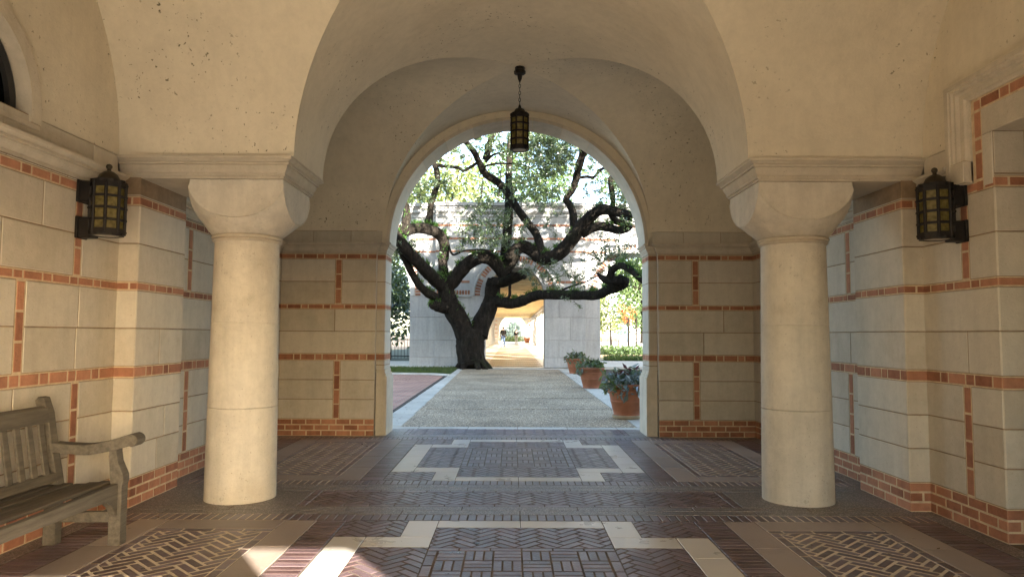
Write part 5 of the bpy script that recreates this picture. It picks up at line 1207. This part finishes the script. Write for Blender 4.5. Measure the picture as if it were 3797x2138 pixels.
# ------------------------------------------------------------------ people far along the passage
def person(label, x, y, z, h, face, top, legs, pack, stride, hairc):
    root = thing('person', label, 'person', (x, y, z)); k = h/1.75
    J = {'pel': (0, 0, .95), 'wst': (0, .0, 1.1), 'che': (0, .0, 1.32), 'nek': (0, .0, 1.47), 'hd0': (0, .01, 1.56), 'hd1': (0, .015, 1.66), 'hd2': (0, .01, 1.73)}
    for s, n_ in ((-1, 'l'), (1, 'r')):
        q = stride*s
        J.update({n_+'hip': (s*.10, 0, .90), n_+'kne': (s*.10, .13*q+.03, .50), n_+'ank': (s*.10, .24*q-.02, .09), n_+'toe': (s*.11, .24*q+.16, .04), n_+'sho': (s*.19, 0, 1.42), n_+'elb': (s*.24, -.10*q-.02, 1.14), n_+'wri': (s*.25, -.16*q+.06, .90), n_+'han': (s*.25, -.18*q+.09, .81)})
    E = [('pel', 'wst'), ('wst', 'che'), ('che', 'nek'), ('nek', 'hd0'), ('hd0', 'hd1'), ('hd1', 'hd2')]
    for n_ in 'lr': E += [('pel', n_+'hip'), (n_+'hip', n_+'kne'), (n_+'kne', n_+'ank'), (n_+'ank', n_+'toe'), ('che', n_+'sho'), (n_+'sho', n_+'elb'), (n_+'elb', n_+'wri'), (n_+'wri', n_+'han')]
    R = {'pel': .13, 'wst': .125, 'che': .145, 'nek': .055, 'hd0': .07, 'hd1': .085, 'hd2': .065}
    for n_ in 'lr': R.update({n_+'hip': .085, n_+'kne': .06, n_+'ank': .042, n_+'toe': .035, n_+'sho': .062, n_+'elb': .046, n_+'wri': .032, n_+'han': .035})
    def skin(name, keys, grow, m_, par):
        ks = [q for q in J if q in keys]; me = bpy.data.meshes.new(name); sg = 1 if face > 0 else -1
        me.from_pydata([(J[q][0]*k*sg, J[q][1]*k*sg, J[q][2]*k) for q in ks], [(ks.index(a), ks.index(b_)) for a, b_ in E if a in ks and b_ in ks], [])
        o = bpy.data.objects.new(name, me); COL.objects.link(o); o.modifiers.new('skin', 'SKIN'); sd = me.skin_vertices[0].data if me.skin_vertices else None
        if sd is None:
            bm_ = None
        for i, q in enumerate(ks): sd[i].radius = (R[q]*k*grow*(1.25 if q in ('pel', 'wst', 'che') else 1), R[q]*k*grow*(.85 if q in ('pel', 'wst', 'che') else 1))
        sd[0].use_root = True
        s_ = o.modifiers.new('sub', 'SUBSURF'); s_.levels = 2; s_.render_levels = 2
        dg = bpy.context.evaluated_depsgraph_get(); me2 = bpy.data.meshes.new_from_object(o.evaluated_get(dg)); o.modifiers.clear(); o.data = me2; me2.materials.clear(); me2.materials.append(m_)
        me2.polygons.foreach_set('use_smooth', [True]*len(me2.polygons)); o.parent = root; return o
    SKINM = mat('skin', (.50, .33, .25), .6, .05, 5.)
    skin('body', set(J), 1., SKINM, root)
    skin('jacket', {'pel', 'wst', 'che', 'nek', 'lsho', 'rsho', 'lelb', 'relb', 'lwri', 'rwri'}, 1.22, top, root)
    skin('trousers', {'pel', 'lhip', 'rhip', 'lkne', 'rkne', 'lank', 'rank'}, 1.2, legs, root)
    m = MB(); m.lathe([(.0, -.02), (.07, -.01), (.098, .04), (.098, .10), (.06, .145), (0, .155)], 0, 0, 0, 14); o = m.build('hair', mat('hair', hairc, .7), None, smooth=True); o.parent = root; o.location = (0, (-.015 if face > 0 else .015)*k, 1.60*k); o.scale = (k*.98, k*.98, k*.95)
    for s in (-1, 1):
        m = MB(); m.box(-.045, .045, -.08, .17, -.045, .05, bev=.03); o = m.build('shoe', DARKFRAME, None); o.parent = root; q = 'lr'[(s+1)//2]; o.location = (J[q+'ank'][0]*k*face, J[q+'ank'][1]*k*face, .05*k); o.scale = (k, k*face, k)
    if pack:
        m = MB(); m.box(-.16, .16, -.32, -.14, 1.02, 1.45, bev=.06); m.box(-.12, .12, -.36, -.30, 1.05, 1.22, bev=.03); o = m.build('backpack', mat('black_nylon', (.02, .02, .024), .7), None); o.parent = root; o.scale = (k, k, k)
BLK = mat('black_jacket', (.010, .010, .012), .85, .1, 8.); JEAN = mat('light_blue_jeans', (.085, .13, .25), .85, .1, 8.); GREYP = mat('pale_trousers', (.24, .22, .20), .85, .1, 8.); DKJ = mat('dark_jacket', (.02, .017, .018), .85, .1, 8.)
person('person in black jacket and blue jeans walking away with a backpack', -.80, 61.4, .18, 1.72, 1, BLK, JEAN, True, .8, (.06, .04, .03))
person('person in dark jacket and pale trousers walking nearer the passage end', .42, 78.6, .26, 1.58, -1, DKJ, GREYP, False, 1.1, (.30, .16, .08))
# ------------------------------------------------------------------ sky, sun, camera
EL, AZ = radians(18.3), radians(31.7)
W = bpy.data.worlds.new("World"); SC.world = W; W.use_nodes = True
nt = W.node_tree; nt.nodes.clear()
sky = nt.nodes.new('ShaderNodeTexSky'); sky.sky_type = 'NISHITA'; sky.sun_disc = False; sky.sun_elevation = EL
sky.sun_rotation = radians(180)-AZ; sky.air_density = 1.; sky.dust_density = 1.2; sky.ozone_density = 1.
bg = nt.nodes.new('ShaderNodeBackground'); bg.inputs['Strength'].default_value = SKY
ou = nt.nodes.new('ShaderNodeOutputWorld'); nt.links.new(sky.outputs[0], bg.inputs[0]); nt.links.new(bg.outputs[0], ou.inputs[0])
sl = bpy.data.lights.new('sun', 'SUN'); sl.energy = SUN; sl.angle = radians(.5); sl.color = (1., .945, .85)
so = bpy.data.objects.new('sun', sl); COL.objects.link(so); so.location = (5, -20, 20)
d = Vector((-sin(AZ)*cos(EL), cos(AZ)*cos(EL), -sin(EL))); so.rotation_euler = d.to_track_quat('-Z', 'Y').to_euler()
cd = bpy.data.cameras.new('camera'); cam = bpy.data.objects.new('camera', cd); COL.objects.link(cam)
cd.sensor_width = 36; cd.lens = 36*2650/3797; cd.clip_end = 3000; cd.clip_start = .05
cam.matrix_world = Matrix.Translation((-.06, 0, 1.2)) @ Matrix.Rotation(radians(90+3.714), 4, 'X') @ Matrix.Rotation(radians(.25), 4, 'Z')
SC.camera = cam
SC.view_settings.view_transform = 'Standard'; SC.view_settings.look = 'None'; SC.view_settings.exposure = EXPO; SC.view_settings.gamma = 1.
SC.render.engine = 'CYCLES'; SC.cycles.max_bounces = 14; SC.cycles.diffuse_bounces = 10; SC.cycles.glossy_bounces = 4; SC.cycles.transmission_bounces = 6
SC.cycles.use_denoising = True; SC.cycles.sample_clamp_indirect = 6.
